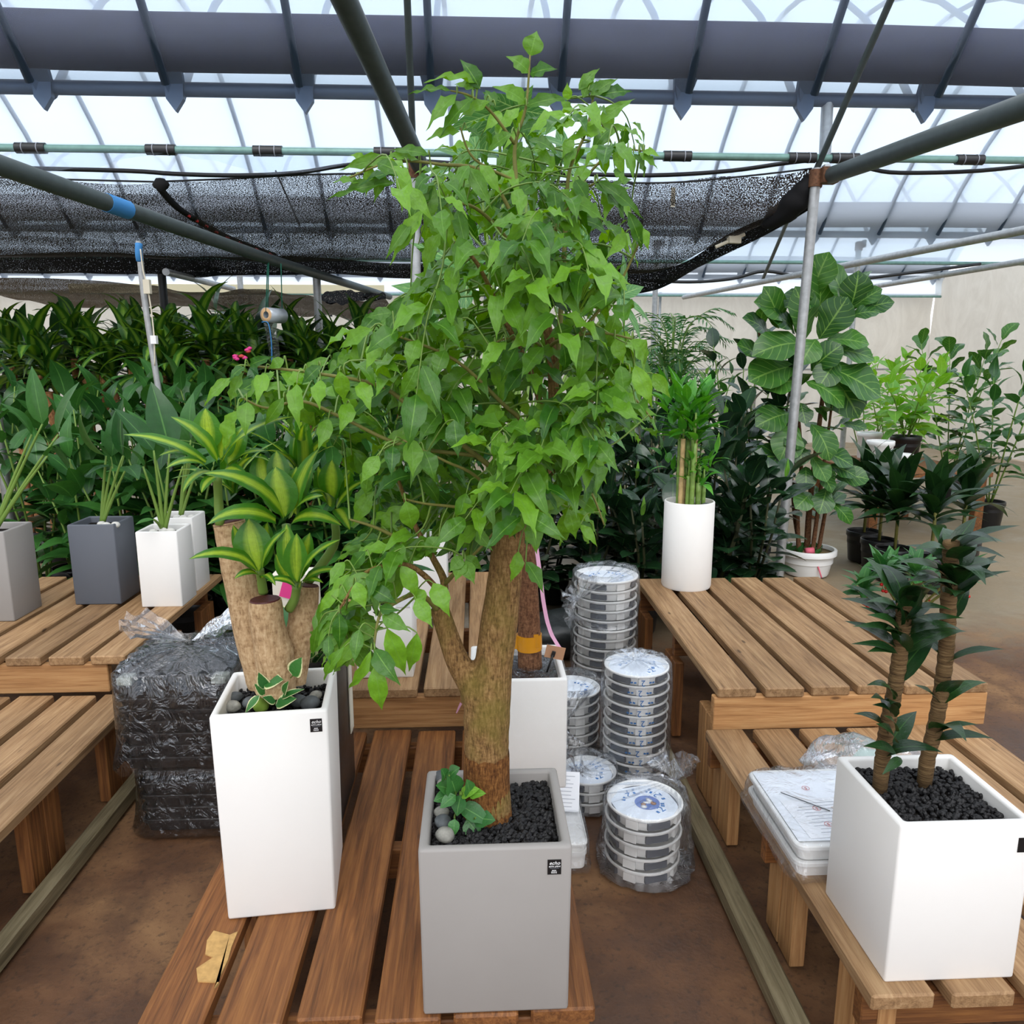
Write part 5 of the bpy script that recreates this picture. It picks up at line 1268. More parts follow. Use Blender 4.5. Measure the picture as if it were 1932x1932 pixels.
mp2 = spline([PY(945, 1258, 2.28), PY(955, 1180, 2.28), PY(966, 1090, 2.28), PY(968, 930, 2.28)], 5)
MB().tube(mp2, [.030 - .0005 * i for i in range(len(mp2))], 14).build('trunk', BARKR, mt)
MB().tube([PY(999, 1224, 2.24), PY(998, 1196, 2.24)], .0395, 18).build('tape_band', ORANGE, mt, auto=40)
tpb = MB(); a_, b_ = PY(1016, 1222, 2.20), PY(952, 1226, 2.25)
tpb.add([a_, b_, b_ + Vector((0, 0, .042)), a_ + Vector((0, 0, .042)), a_ + Vector((0, .002, 0)), b_ + Vector((0, .002, 0)), b_ + Vector((0, .002, .042)), a_ + Vector((0, .002, .042))], [(0, 1, 2, 3), (7, 6, 5, 4), (0, 4, 5, 1), (3, 2, 6, 7), (1, 5, 6, 2), (0, 3, 7, 4)]); tpb.build('tape_strip', ORANGE, mt, smooth=False)
hub0 = mp[-1]
def palmate(parent, hub, ax, L, n=6, ws=1.0):
    ax = Vector(ax).normalized(); A = basis(ax, Vector((.2, .3, .9))); w_ = wloc(parent)
    for i in range(n):
        a = 2 * math.pi * i / n + .3; d = (A @ Vector((math.cos(a), .35, math.sin(a)))).normalized(); l = L * (1 - .25 * abs(math.sin(a / 2)))
        leaf_obj(parent, PACM[i % 2], hub, hub + d * l + Vector((0, 0, -.15 * l)), ax + Vector((0, 0, .4)), ws, 'leaf', w_)
stm = MB()
for (u, v, y, ax, L) in [(881, 508, 2.35, (-.1, -.9, .35), .20), (830, 560, 2.5, (-.5, -.7, .3), .19), (975, 205, 2.5, (0, -.5, -.6), .17), (940, 210, 2.55, (-.3, -.4, -.6), .17), (1000, 260, 2.6, (.2, -.6, .5), .2), (1095, 490, 2.5, (.4, -.7, .4), .2), (1165, 560, 2.55, (.7, -.5, .3), .2), (1130, 640, 2.6, (.6, -.6, .3), .2), (870, 640, 2.6, (-.4, -.7, .4), .2), (1060, 300, 2.7, (.3, -.6, .6), .2), (960, 420, 2.75, (0, -.8, .5), .2), (900, 300, 2.7, (-.4, -.6, .5), .18), (1120, 800, 2.6, (.7, -.6, .2), .2), (850, 800, 2.7, (-.7, -.5, .3), .2), (1180, 720, 2.7, (.8, -.4, .3), .19)]:
    h_ = PY(u, v, y); palmate(mt, h_, ax, L); stm.tube(spline([hub0, hub0.lerp(h_, .5) + Vector((0, .08, .05)), h_], 4), .005, 6)
o = stm.build('leaf_stalks', STEMG, mt); o['kind'] = 'stuff'
# ribbon, card and pick in the wrapped pot
rb = thing('pink_ribbon', 'pink printed ribbon hanging beside the wrapped pot trunk', 'ribbon', PY(1050, 1220, 2.18))
rp = [PY(1008, 1030, 2.20), PY(1016, 1090, 2.18), PY(1024, 1150, 2.18), PY(1036, 1195, 2.18), PY(1052, 1222, 2.18)]
sheet('band', PINK, rp, [p + Vector((.012, .005, 0)) for p in rp], 24, 2, 0, .003, rb, 1, wloc(rb))
p_ = PY(870, 1335, 2.45); rb2 = thing('pink_ribbon', 'short pink ribbon end at the pine riser', 'ribbon', p_)
sheet('band', PINK, [PY(868, 1325, 2.47), PY(860, 1345, 2.47)], [PY(872, 1328, 2.47), PY(862, 1346, 2.47)], 4, 1, 0, .002, rb2, 1, wloc(rb2))
cs_ = thing('card_sign', 'small blank cardboard card on a black pick in the wrapped pot', 'card', PY(1033, 1265, 2.18))
block('card', PY(1047, 1231, 2.18), (.058, .003, .039), CARD, cs_, 0, (0, .22, 0))
MB().tube([PY(1032, 1268, 2.18), PY(1043, 1236, 2.172)], .0035, 6).build('pick', BLACKINK, cs_); block('clip', PY(1044, 1234, 2.174), (.011, .006, .018), BLACKINK, cs_, .001, (0, .3, 0))

# black wrapped pot behind the tall white pot
bx = thing('wrapped_black_pot', 'black square pot in stretch film behind the tall white pot', 'pot', (-.50, 2.07, zp))
square_pot_parts(bx, (-.505, 2.07, zp), .25, .46, BLACKPL, 0, .015, 1, SOIL, .03); sleeve_wrap(bx, 'film_wrap', -.632, -.378, 1.943, 2.197, zp + .004, zp + .462, 9)
block('side_label', (-.3765, 2.15, zp + .30), (.003, .05, .24), plain('cream_label', srgb(226, 222, 204), .6), bx, 0)
for i in range(16):
    a = R.uniform(0, 6.3); b0 = Vector((-.47 + .04 * math.cos(a), 2.07 + .04 * math.sin(a), zp + .44)); b1 = b0 + Vector((.14 * math.cos(a), .12 * math.sin(a), R.uniform(.02, .14))); leaf_obj(bx, HOYAM[i % 2], b0, b1, Vector((0, -.4, 1)), .8)
block('amber_tag', PY(582, 1190, 2.0), (.012, .01, .045), ORANGE, bx, .001, (0, .2, 0))

# white square pots on the raised platform
def sq_plant(name, label, cat, c, w, h, mat, rz=0, fill=SOIL, rim=.014, group=None):
    t = thing(name, label, cat, c, group); square_pot_parts(t, c, w, h, mat, rz, rim, 1, fill, .03); return t
q = sq_plant('potted_plant', 'white square pot standing on the front of the raised platform', 'potted plant', (-.33, 2.70, zu), .20, .27, WHITE)
shoot(q, (-.33, 2.70, zu + .25), (-.33, 2.72, zu + .62), 16, SPAM, .2, 1.1)
MB().tube([(-.33, 2.70, zu + .24), (-.33, 2.72, zu + .62)], .006, 6).build('stem', STEMG, q)
block('label_card', (-.26, 2.598, zu + .30), (.05, .002, .07), PAPER, q, 0)
q = sq_plant('potted_plant', 'taller white square pot at the middle of the raised platform', 'potted plant', (-.215, 3.32, zu), .17, .36, WHITE)
shoot(q, (-.215, 3.32, zu + .34), (-.2, 3.34, zu + .8), 18, SPAM, .22, 1.1); MB().tube([(-.215, 3.32, zu + .33), (-.2, 3.34, zu + .8)], .007, 6).build('stem', STEMG, q)
# pots on the left bench
lp1 = sq_plant('potted_strelitzia', 'white square pot with a young strelitzia near the left bench edge', 'potted plant', (-1.448, 3.555, zu), .185, .356, WHITE)
lp2 = sq_plant('potted_strelitzia', 'white square pot with a strelitzia at the back of the left bench', 'potted plant', (-1.465, 3.80, zu), .185, .37, WHITE)
lp3 = sq_plant('potted_strelitzia', 'dark grey square pot on the left bench', 'potted plant', (-1.76, 3.62, zu), .21, .38, DKGREY)
lp4 = sq_plant('potted_strelitzia', 'light grey square pot at the outer side of the left bench', 'potted plant', (-2.12, 3.4, zu), .22, .40, GREYPOT)
def strel(t, c, tips):
    c = Vector(c); w_ = wloc(t)
    for i, (b, e) in enumerate(tips):
        b, e = Vector(b), Vector(e); MB().tube(spline([c, c.lerp(b, .5) + Vector((0, 0, .01)), b], 3), [.011, .009, .008, .007, .006, .005, .004], 7).build('stalk', STEMG, t)
        leaf_obj(t, STRELM[i % 2], b, e, Vector((R.uniform(-.3, .3), -.5, .8)), R.uniform(.8, 1.1), 'leaf', w_)
strel(lp1, (-1.448, 3.555, zu + .33), [(PY(290, 850, 3.5), PY(215, 770, 3.45)), (PY(270, 880, 3.5), PY(225, 840, 3.4)), (PY(320, 850, 3.55), PY(285, 720, 3.6)), (PY(345, 880, 3.5), PY(410, 850, 3.45)), (PY(290, 980, 3.45), PY(255, 990, 3.38))])
strel(lp2, (-1.465, 3.80, zu + .34), [(PY(360, 830, 3.8), PY(400, 760, 3.8)), (PY(350, 860, 3.8), PY(300, 780, 3.75)), (PY(375, 880, 3.8), PY(440, 860, 3.75)), (PY(365, 840, 3.85), PY(365, 740, 3.9))])
strel(lp3, (-1.76, 3.62, zu + .35), [(PY(232, 860, 3.6), PY(233, 750, 3.6)), (PY(200, 860, 3.6), PY(150, 780, 3.5)), (PY(240, 880, 3.6), PY(262, 905, 3.45)), (PY(210, 880, 3.6), PY(160, 900, 3.5))])
strel(lp4, (-2.12, 3.4, zu + .37), [(PY(80, 800, 3.4), PY(60, 690, 3.4)), (PY(60, 820, 3.4), PY(0, 760, 3.3)), (PY(110, 820, 3.4), PY(150, 720, 3.4)), (PY(90, 860, 3.4), PY(140, 830, 3.3))])
for nm, c in (('at the left bench edge', (-1.44, 3.52, zu + .345)), ('in the dark grey pot', (-1.70, 3.56, zu + .37)), ('in the back white strelitzia pot', (-1.43, 3.77, zu + .36))):
    for i in range(3): pebble((c[0] + (i - 1) * .035, c[1] + R.uniform(-.02, .02), c[2]), .02, PEBW, ('left', 'middle', 'right')[i].replace('left', 'first').replace('right', 'last') + ' white pebble of the row ' + nm, i + 20)

# white cylinder with lucky bamboo
CY = (1.054, 3.70, zu)
cb = thing('potted_lucky_bamboo', 'lucky bamboo tower in a tall white cylinder pot', 'potted plant', CY)
round_pot_parts(cb, CY, .123, .436, WHITE, plain('pale_grit', srgb(190, 186, 174), .9, .2, 0, .3, 120, .6), .008)
gravel(cb, CY, .15, .15, zu + .408, 260, PEBW, 0, (.003, .007), 'grit')
BAMB = plain('bamboo_cane', srgb(120, 150, 70), .4, .5, 0, .2, 30); BAMT = plain('bamboo_cut', srgb(186, 158, 110), .6, .3, 0, .2, 40)
for i in range(16):
    a = i * 2.4; d = .072 * math.sqrt((i + .5) / 16); hh = .14 if i % 3 else .33
    if d < .035: hh = .33
    p0 = Vector((CY[0] + d * math.cos(a), CY[1] + d * math.sin(a), zu + .40)); p1 = p0 + Vector((R.uniform(-.006, .006), 0, hh + R.uniform(-.02, .03)))
    n = max(3, int(hh / .05)); pts = []; rr = []
    for k in range(n):
        for s, e in ((0, 1.12), (.12, 1.0), (.9, 1.0)): pts.append(p0.lerp(p1, (k + s) / n)); rr.append(.0115 * e)
    c_ = MB().tube(pts, rr, 9).build('cane', BAMB if i % 4 else BAMT, cb)
    shoot(cb, p1 - Vector((0, 0, .05)), p1 + Vector((R.uniform(-.12, .12), R.uniform(-.09, .09), .20 if hh > .2 else .10)), 14 if hh > .2 else 7, BAMM, .16 if hh > .2 else .10, 1.0, 1.0, 'leaf', .01, .1, .1)
    MB().tube([p1 - Vector((0, 0, .03)), p1 + Vector((0, 0, .14 if hh > .2 else .07))], .005, 6).build('shoot', STEMG, cb)
pebble((1.09, 3.62, zu + .418), .022, PEBD, 'dark flat pebble in the cylinder pot', 31, (1.3, .9, .5)); pebble((1.125, 3.655, zu + .42), .02, PEBD, 'dark pebble at the right rim of the cylinder pot', 32, (1.2, .9, .6))

# white square pot at the right with song-of-india style dracaena
RP = (.832 + .138, 1.472, zp)
rpot = thing('potted_dracaena', 'dark-leaved ringed dracaena in a white square pot on the right bench', 'potted plant', RP)
square_pot_parts(rpot, RP, .276, .36, WHITE, 0, .018, 1, SOIL, .035); gravel(rpot, RP, .235, .235, zp + .36 - .03, 900, GRAVEL, 0, (.004, .008))
sp_ = PY(1695, 1822, 1.335); block('sticker', (1.09, 1.3335, zp + .31), (.026, .0015, .032), BLACKINK, rpot, 0)
RG = barkmat('ringed_cane', srgb(60, 44, 28), srgb(112, 88, 58), srgb(146, 120, 84), (8, 8, 120), .9)
for (b, pl, n) in (((.955, 1.50), [(1665, 1435, 1.5), (1672, 1380, 1.5), (1690, 1290, 1.5), (1702, 1200, 1.5), (1706, 1140, 1.5)], 30), ((1.03, 1.52), [(1748, 1440, 1.52), (1770, 1340, 1.52), (1785, 1230, 1.52), (1790, 1120, 1.52), (1795, 1020, 1.52)], 34)):
    P_ = spline([PY(*q) for q in pl], 10); P_[0].z = zp + .32
    MB().tube(P_, [.015 + .0016 * (i % 2) for i in range(len(P_))], 12).build('cane', RG, rpot)
    for i in range(n):
        k = R.uniform(.05, .75) if i < n * .35 else R.uniform(.75, 1); p = P_[int(k * (len(P_) - 1))]; a = R.uniform(0, 6.28)
        d = Vector((math.cos(a), math.sin(a) * .8, R.uniform(.1, .9) if k > .7 else R.uniform(.3, .8))).normalized(); l = R.uniform(.09, .15)
        leaf_obj(rpot, R.choice(DARKM), p, p + d * l, Vector((0, -.3, 1)), 1.25)
for (a, b, w) in [((1700,1200),(1608,1182),24),((1700,1190),(1635,1160),28),((1695,1235),(1605,1215),22),((1690,1230),(1636,1230),22),((1685,1320),(1660,1288),18),((1680,1345),(1645,1330),16),((1690,1400),(1652,1365),30),((1690,1420),(1628,1408),26),((1700,1430),(1664,1462),18),((1690,1380),(1668,1350),20),((1700,1180),(1680,1120),24),((1705,1170),(1740,1110),24)]:
    leaf_obj(rpot, DARKM[0], PY(*a, 1.47), PY(*b, 1.43), Vector((.1, -.5, .9)), (w * mpp(PY(*a, 1.47)) / (PY(*a, 1.47) - PY(*b, 1.43)).length) / .26)

# ================================================================== BACKGROUND PLANTS
def nursery_pot(t, c, r, h, mat=BLACKPL): round_pot_parts(t, c, r, h, mat, SOIL, .008, r * .8, .008, .02)
RKX = PY(1680, 900, 7).x + .1; RKZ = .64
BOXES_SOLID.append(((RKX - .55, 6.5, .58), (RKX + .55, 7.8, RKZ)))      # the plant rack at the far right
SPOTS.append((PY(1522, 1066, 5.62).x, 5.62, .22))
# rubber plants behind the right bench
PLACES = ['behind the tallest saucer stack', 'right behind the white cylinder pot', 'between cylinder pot and leaning post', 'beside the foot of the leaning post', 'behind the tall happy tree trunk']
rub = [(1045, 5.0, 1.0), (1110, 4.55, .92), (1180, 4.9, 1.05), (1215, 4.4, .88), (1290, 4.75, 1.12), (1350, 4.45, .98), (1372, 4.95, 1.30), (1425, 4.5, 1.02), (1330, 5.3, 1.25), (1230, 5.4, 1.2), (1432, 5.62, 1.55), (1000, 4.6, .85), (1150, 5.5, 1.1)]
for i, (u, y, h) in enumerate(rub):
    x, y = free_spot(PY(u, 900, y).x, y, .12); t = thing('rubber_plant', 'dark glossy rubber plant in the bank behind the right bench', 'potted plant', (x, y, 0), 'rubber plants banked behind the right bench')
    nursery_pot(t, (x, y, 0), .12, .22)
    for s in range(4):
        a = R.uniform(0, 6.28); e = Vector((x + .20 * math.cos(a), y + .14 * math.sin(a), h * R.uniform(.82, 1.0))); b = Vector((x + .03 * math.cos(a), y + .03 * math.sin(a), .2))
        MB().tube([b, b.lerp(e, .5) + Vector((.02, 0, 0)), e], [.009, .008, .005], 7).build('stem', STEMD, t)
        shoot(t, b, e, 15, RUBM, .26, 1.2, 1.1, 'leaf', .04, .0, .15)
        if s == 0: leaf_obj(t, LIGHTM[0], e, e + Vector((.01, 0, .12)), Vector((0, -1, 0)), .45, 'new_leaf')
# fiddle-leaf fig in the white bowl
FC = PY(1522, 1066, 5.62); FC.z = 0; FC.y = 5.62
fg = thing('potted_fiddle_leaf_fig', 'tall fiddle-leaf fig in a round white pot beside the leaning post', 'potted tree', FC)
round_pot_parts(fg, FC, .21, .20, WPL, plain('straw_mulch', srgb(150, 128, 92), .9, .1, 0, .4, 80, .5), .022, .16, .02, .03)
st = [[(1508, 1060), (1505, 960), (1512, 860), (1500, 700), (1508, 600)], [(1522, 1062), (1527, 960), (1540, 850), (1560, 700), (1590, 590), (1600, 540)], [(1530, 1062), (1545, 950), (1558, 850), (1570, 760)], [(1540, 1062), (1558, 960), (1562, 930)], [(1515, 1062), (1500, 980), (1490, 880), (1450, 700), (1430, 620)]]
ends = []
for i, pl in enumerate(st):
    P_ = spline([PY(u, v, 5.6 + .05 * math.sin(i * 2)) for u, v in pl], 5); MB().tube(P_, [lerp(.026 if i == 1 else .018, .008, k / (len(P_) - 1)) for k in range(len(P_))], 9).build('trunk', BARKR, fg); ends.append(P_)
FL = [((1545,560),(1480,580),70,5.5),((1530,560),(1565,475),90,5.5),((1540,600),(1530,480),80,5.55),((1520,640),(1500,540),90,5.45),((1490,610),(1422,570),70,5.5),((1500,630),(1440,590),60,5.48),((1545,640),(1600,560),90,5.4),((1590,590),(1560,500),80,5.6),((1600,590),(1620,510),80,5.55),((1610,580),(1665,545),70,5.5),((1620,590),(1688,570),60,5.5),((1600,600),(1660,590),60,5.45),((1560,640),(1640,650),80,5.4),((1560,660),(1650,680),64,5.42),((1520,650),(1418,672),70,5.4),((1500,690),(1412,720),90,5.42),((1500,720),(1440,735),60,5.4),((1530,700),(1590,650),60,5.4),((1555,690),(1662,750),90,5.35),((1550,690),(1620,790),80,5.4),((1520,720),(1592,770),90,5.3),((1510,760),(1520,800),70,5.35),((1490,780),(1425,805),64,5.4),((1530,800),(1565,870),110,5.3),((1545,850),(1610,880),90,5.35),((1520,830),(1480,840),80,5.35),((1510,840),(1510,880),80,5.33),((1530,860),(1560,910),90,5.3),((1520,880),(1520,925),80,5.32),((1540,890),(1570,930),80,5.34),((1510,870),(1415,862),60,5.38),((1500,880),(1430,900),56,5.4),((1560,880),(1615,900),60,5.36),((1560,920),(1545,970),64,5.35),((1570,950),(1605,990),50,5.36),((1575,900),(1640,905),50,5.4),((1590,800),(1636,810),60,5.4),((1470,620),(1440,540),60,5.5),((1450,640),(1400,600),50,5.52),((1440,680),(1390,650),50,5.5),((1530,930),(1500,960),60,5.35),((1540,640),(1510,690),70,5.35),((1580,680),(1545,730),70,5.36),((1500,800),(1470,870),70,5.35)]
for i, (a, b, w, y) in enumerate(FL):
    p0, p1 = PY(*a, y + .05), PY(*b, y - .05); leaf_obj(fg, FIDM[i % 3], p0, p1, Vector((R.uniform(-.3, .3), -.75, .7)), max(.6, min(1.25, (w * mpp(p0) / (p1 - p0).length) / .62)))
for P_ in ends: shoot(fg, P_[len(P_) // 3], P_[-1], 9, FIDM, .24, 1.1, .95, 'leaf', .04, .2, .15)
for i in range(26):
    a = R.uniform(0, 6.28); d = R.uniform(.03, .15); b0 = Vector((FC.x - .05 + d * math.cos(a), FC.y + d * math.sin(a), .17)); leaf_obj(fg, COMPM[i % 2], b0, b0 + Vector((R.uniform(-.05, .05), R.uniform(-.06, .02), R.uniform(.03, .08))), Vector((0, -.5, 1)), 1, 'ground_leaf')
pb_ = PY(1527, 1040, 5.5); MB().tube([pb_ + Vector((-.03, 0, 0)), pb_ + Vector((.03, 0, .005))], .026, 10).build('pink_tie', PINKR, fg)
MB().tube(spline([pb_, PY(1540, 1060, 5.45), PY(1550, 1090, 5.42)], 3), .006, 6).build('pink_tail', PINKR, fg)
# palm and mixed greens further back
def palm(label, c, h, spread, nf, seed):
    t = thing('palm', label, 'palm', c); rr = random.Random(seed); c = Vector(c); mb = MB(); ml = MB()
    nursery_pot(t, c, .15, .28)
    for i in range(nf):
        a = rr.uniform(0, 6.28); top = c + Vector((spread * .25 * math.cos(a), spread * .25 * math.sin(a), h * rr.uniform(.6, .95))); tip = top + Vector((spread * math.cos(a), spread * math.sin(a), rr.uniform(-.15, .22)))
        P_ = spline([c + Vector((0, 0, .25)), c.lerp(top, .6) + Vector((0, 0, .05)), top, top.lerp(tip, .55) + Vector((0, 0, .12)), tip], 5)
        mb.tube(P_, [lerp(.009, .002, k / (len(P_) - 1)) for k in range(len(P_))], 5, False)
        fr = MB().tube(P_[8:], .003, 4, False)
        for k in range(9, len(P_)):
            d = (P_[k] - P_[k - 1]).normalized(); sd = d.cross(Vector((0, 0, 1))).normalized()
            for s in (-1, 1):
                l = .17 * (1 - .45 * abs(k - 14) / 7); e = P_[k] + (sd * s * .8 + d * .6 + Vector((0, 0, -.35))).normalized() * l; w = sd.cross(d).normalized() * 0 + d * .011
                mid = P_[k].lerp(e, .5) + Vector((0, 0, .012)); fr.add([P_[k], mid - w, e, mid + w], [(0, 1, 2, 3)])
        fr.build('frond', L_PALM, t)
    mb.build('stems', STEMG, t); return t
palm('feathery palm standing far behind the cylinder pot', (PY(1265, 800, 7.6).x, 7.6, 0), 2.05, .42, 40, 3)
palm('lower feathery palm half hidden by the tree', (PY(1225, 800, 8.4).x, 8.4, 0), 1.7, .38, 18, 5)
def bush(name, label, u, y, z0, z1, n, meshes, L, spread, group=None, pot=None, stems=4, ws=1.0, cat='potted plant', bz=0.0):
    x, y = free_spot(PY(u, 800, y).x, y, .14) if not bz else (PY(u, 800, y).x, y); t = thing(name, label, cat, (x, y, bz), group)
    nursery_pot(t, (x, y, bz), .14, .26, pot or BLACKPL)
    for s in range(stems):
        a = 6.28 * s / stems + R.uniform(-.4, .4); h_ = z1 * R.uniform(.85, 1)
        for q_ in range(10):
            b = Vector((x + .02 * math.cos(a), y + .02 * math.sin(a), bz + .24)); e = Vector((x + spread * math.cos(a), y + spread * .8 * math.sin(a), h_))
            if not blocked(b, e, .1): break
            a += .4
        MB().tube([b, b.lerp(e, .55) + Vector((0, 0, .06)), e], [.009, .007, .004], 6).build('stem', STEMG, t)
        shoot(t, b.lerp(e, max(0, (z0 - bz - .24) / (z1 - bz - .24))), e, int(n * 1.7) // stems, meshes, L * 1.3, 1.2, ws, 'leaf', .03, .0, .2)
    return t
G2 = 'mixed green plants along the far right'
bush('leafy_plant', 'deep green bushy plant below the feathery palm', 1215, 7.0, .5, 1.55, 44, SPAM, .17, .32)
bush('leafy_plant', 'green bush between the palm and the fiddle-leaf fig', 1340, 7.2, .5, 1.5, 44, LIGHTM, .13, .32)
bush('leafy_plant', 'dense green plant behind the lucky bamboo', 1275, 6.3, .5, 1.4, 48, SPAM, .18, .34)
bush('leafy_plant', 'dark plant with brown young leaves beside the fig', 1400, 6.4, .6, 1.78, 30, RUBM, .2, .28)
bush('leafy_plant', 'fresh green bush beyond the fig with white tubs', 1690, 8.0, .8, 1.75, 60, LIGHTM, .16, .45)
bush('leafy_plant', 'yellow-green bush at the far right wall', 1640, 9.6, .8, 1.75, 60, LIGHTM, .18, .5)
bush('leafy_plant', 'fresh palmate plant beside the white tubs', 1712, 7.22, .95, 1.55, 36, LIGHTM, .2, .32, None, None, 4, 1.0, 'potted plant', RKZ)
bush('leafy_plant', 'tall green plant past the right aisle', 1885, 7.2, .5, 1.7, 50, SPAM, .22, .45)
bush('leafy_plant', 'broad green plant at the end of the right aisle', 1800, 8.6, .5, 1.9, 50, FIDM, .24, .45)
bush('leafy_plant', 'leafy plant in the far gap behind the money tree', 1120, 6.6, .5, 1.5, 44, SPAM, .2, .36)
bush('leafy_plant', 'dark plant in the deep shade behind the happy tree', 1010, 6.0, .4, 1.5, 44, DARKM, .3, .36)
bush('leafy_plant', 'leafy plant behind the raised platform end', 930, 4.9, .3, 1.3, 44, SPAM, .22, .32)
bush('leafy_plant', 'broad-leaved plant behind the pair of white pots', 820, 4.8, .3, 1.35, 44, SPAM, .22, .34)
bush('leafy_plant', 'dark broad plant behind the black wrapped pot', 700, 4.7, .3, 1.3, 44, SPAM, .22, .34)
bush('leafy_plant', 'deep green plant left of the feathery palm foot', 1185, 6.7, .5, 1.5, 44, SPAM, .18, .34)
bush('leafy_plant', 'mid green plant between palm and rubber plants', 1310, 6.8, .6, 1.62, 44, SPAM, .17, .34)
# white tubs at the far right
for i, (u, v, y, r, lab) in enumerate([(1660, 850, 6.78, .12, 'white tub with blue rope under the palmate plant'), (1640, 830, 7.6, .12, 'grey-white tub behind the roped tub'), (1706, 870, 6.62, .07, 'small white pot next to the roped tub')]):
    p = PY(u, v, y); t = thing('white_tub', lab, 'tub', (p.x, p.y, RKZ)); round_pot_parts(t, (p.x, p.y, RKZ), r, .26 if r > .1 else .16, WPL, SOIL, .012, r * .85, .01)
tb = thing('plant_rack', 'low timber rack under the white tubs', 'rack', (RKX, 7.15, 0))
block('rack_top', (RKX, 7.15, RKZ - .02), (1.1, 1.3, .04), WOOD, tb)
for sx in (-.48, .48):
    for sy in (-.58, .58): block('leg', (RKX + sx, 7.15 + sy, (RKZ - .04) / 2), (.08, .08, RKZ - .04), WOOD, tb)
# black pots with long dark leaves past the aisle
for i, (u, v, y, lab) in enumerate([(1628, 1030, 5.98, 'farthest black nursery pot with long dark leaves'), (1656, 1048, 5.68, 'middle black nursery pot with long dark leaves'), (1685, 1070, 5.4, 'nearest black nursery pot with long dark leaves'), (1752, 1090, 5.15, 'outer black nursery pot with long dark leaves'), (1810, 1060, 5.6, 'black nursery pot with dark leaves by the right wall side')]):
    p = PY(u, v, y); c = Vector((*free_spot(p.x, y, .135), 0)); t = thing('potted_dark_plant', lab, 'potted plant', c); nursery_pot(t, c, .135, .25)
    MB().tube([c + Vector((0, 0, .2)), c + Vector((0, 0, .62))], .012, 7).build('stem', STEMB, t)
    rosette(t, c + Vector((0, 0, .45)), 26, DARKM, .42, .35, 1.55, Vector((0, 0, 1)), .22, 1.1)
# red-berried plant right of the bench
ac = Vector((2.17, 3.62, 0)); t = thing('potted_ardisia', 'green shrub with red berries beside the raised right bench', 'potted plant', ac); nursery_pot(t, ac, .15, .24)
for s in range(9):
    a = s * .7; e = ac + Vector((.21 * math.cos(a), .24 * math.sin(a), R.uniform(.38, .62))); b = ac + Vector((0, 0, .22)); MB().tube([b, b.lerp(e, .5) + Vector((0, 0, .05)), e], .006, 6).build('stem', STEMB, t)
    rosette(t, e, 15, ARDM, .15, .5, 1.7, Vector((0, 0, 1)), .05, 1.15)
    for k in range(6):
        q = e + Vector((R.uniform(-.045, .045), R.uniform(-.05, .03), -.03 - R.uniform(0, .05))); MB().tube([e + Vector((0, 0, -.005)), e.lerp(q, .6) + Vector((0, 0, .006)), q], .0016, 4).build('berry_stalk', STEMG, t); v, f = blob(tuple(q), .0095, k, 1, (1, 1, 1), .0); MB().add(v, f).build('berry', BERRY, t)

# ---- left: canes with striped heads
CANES = [(205, 6.0), (255, 5.9), (285, 6.6), (318, 5.7), (335, 6.2), (400, 5.8), (440, 6.4), (470, 6.0), (560, 6.6), (580, 6.1), (640, 6.3), (690, 6.6), (735, 6.0), (803, 5.7), (150, 6.2), (90, 6.0), (30, 6.3)]
for i, (u, y) in enumerate(CANES):
    x, y = free_spot(PY(u, 700, y).x, y, .13); h = 1.50 + .06 * (i % 3); c = Vector((x, y, 0))
    t = thing('cane_dracaena', 'striped dracaena head on a brown cane in the left row', 'potted plant', c, 'cane dracaenas in the left back row'); nursery_pot(t, c, .13, .25)
    for k in range(2):
        b = c + Vector(((k - .5) * .07, 0, .2)); e = b + Vector((R.uniform(-.02, .02), 0, h - .2 - .12 * k)); MB().tube([b, b.lerp(e, .5) + Vector((.01, 0, 0)), e], .028, 10).build('cane', BARKC, t, auto=50)
        rosette(t, e + Vector((0, 0, .04)), 19, DRACBM, .40, .35, 2.1, Vector((0, 0, 1)), .14, 1.5)
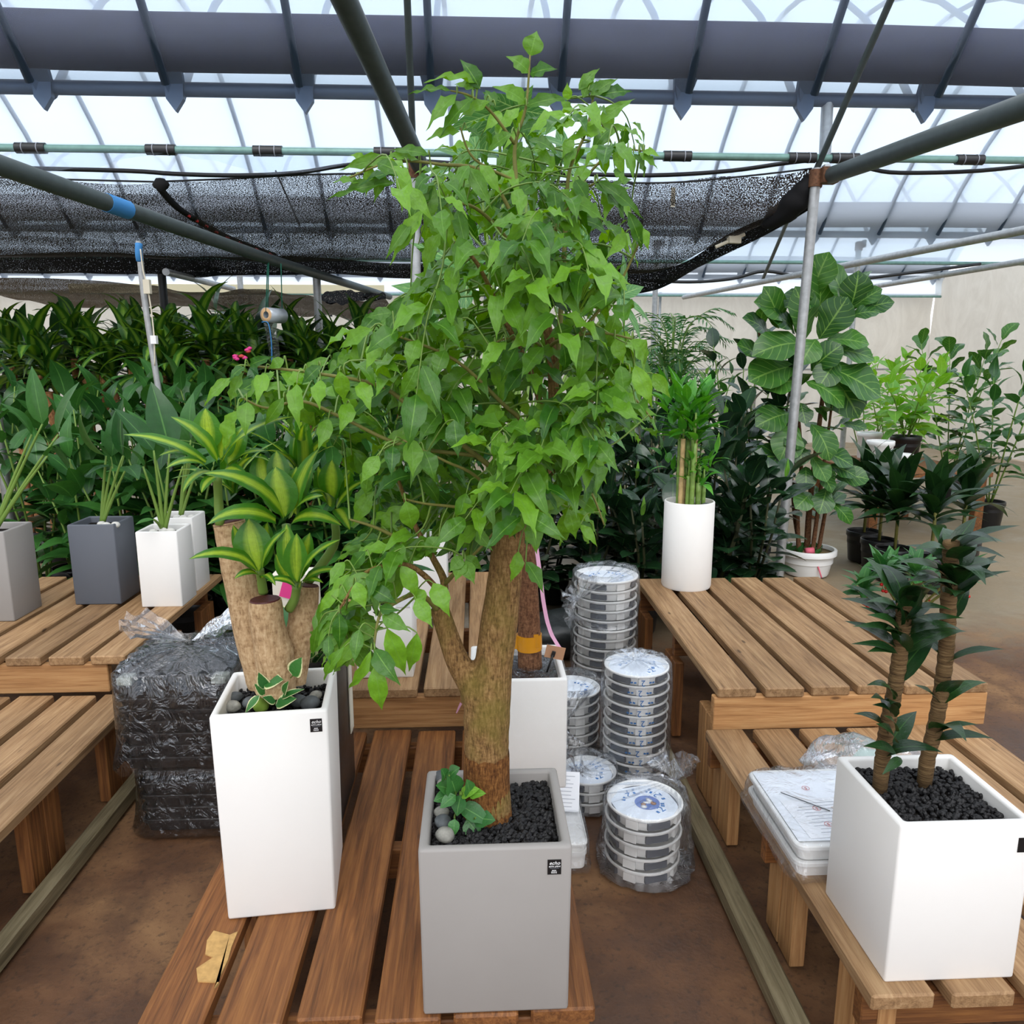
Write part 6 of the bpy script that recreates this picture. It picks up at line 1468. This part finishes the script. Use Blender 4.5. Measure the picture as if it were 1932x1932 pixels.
for i, (u, y, z) in enumerate([(250, 7.6, 1.75), (330, 7.4, 1.85), (390, 7.3, 2.0), (430, 7.5, 2.1), (480, 7.4, 1.9), (540, 7.6, 1.95), (590, 7.5, 1.8), (640, 7.6, 1.8), (180, 7.4, 1.9), (100, 7.5, 1.85), (700, 7.6, 1.75), (20, 7.5, 1.9), (460, 6.9, 1.8), (520, 6.9, 1.75)]):
    bush('tall_leafy_plant', 'tall dark long-leaved plant behind the cane dracaenas', u, y, 1.1, z, 24, DARKM, .42, .22, 'tall dark plants behind the cane dracaenas', None, 3, 1.15)
for i, (u, y, z) in enumerate([(225, 5.1, 1.42), (270, 4.8, 1.36), (320, 5.2, 1.45), (365, 4.9, 1.40), (415, 5.2, 1.42), (460, 4.85, 1.36), (510, 5.15, 1.42), (555, 4.9, 1.34), (610, 5.1, 1.40), (665, 5.2, 1.36), (170, 4.9, 1.4), (110, 5.1, 1.42), (50, 4.8, 1.38), (-10, 5.1, 1.4), (250, 4.45, 1.1), (330, 4.45, 1.15), (410, 4.45, 1.1), (490, 4.45, 1.12), (570, 4.45, 1.1), (640, 4.5, 1.1), (150, 4.5, 1.1)]):
    bush('broad_leaf_plant', 'mid-green broad-leaved plant in the dense row behind the left bench', u, y, .35, z + .05, 34, SPAM, .24, .26, 'broad-leaved plants behind the left bench', None, 4, 1.1)
# pink flower glimpsed between the canes
fl = thing('pink_flower', 'bright pink flowers glimpsed between the left canes', 'flowers', PY(455, 670, 5.55)); PK = plain('magenta_petal', srgb(226, 60, 140), .5)
for i in range(9):
    p = PY(440 + R.uniform(0, 32), 655 + R.uniform(0, 30), 5.5); v, f = blob(tuple(p), .022, i, 1, (1, .5, .6), .4); MB().add(v, f).build('petal', PK if i % 3 else REDINK, fl)
MB().tube([PY(455, 690, 5.5), PY(455, 760, 5.55)], .006, 6).build('stem', STEMG, fl)
# colourful boxes between the pots
bxs = thing('flat_carton', 'cream and pink printed carton behind the dracaena pot', 'box', (-.57, 2.35, zp)); block('panel', (-.565, 2.35, zp + .31), (.13, .08, .62), plain('cream_carton', srgb(226, 220, 204), .7), bxs, .003); block('pink_print', (-.555, 2.309, zp + .56), (.10, .004, .05), PK, bxs, 0, (0, .3, 0))
# dark ground sheet bundle behind the saucers
v, f = blob((.45, 4.1, .10), .22, 5, 3, (1.6, .8, .55), .35); tag(MB().add(v, f).build('rolled_sheet', plain('black_ground_sheet', srgb(34, 38, 38), .4, .5, 0, .3, 20, .4), None, (.45, 4.1, 0)), 'bundled black ground sheet behind the saucer stacks', 'sheet')
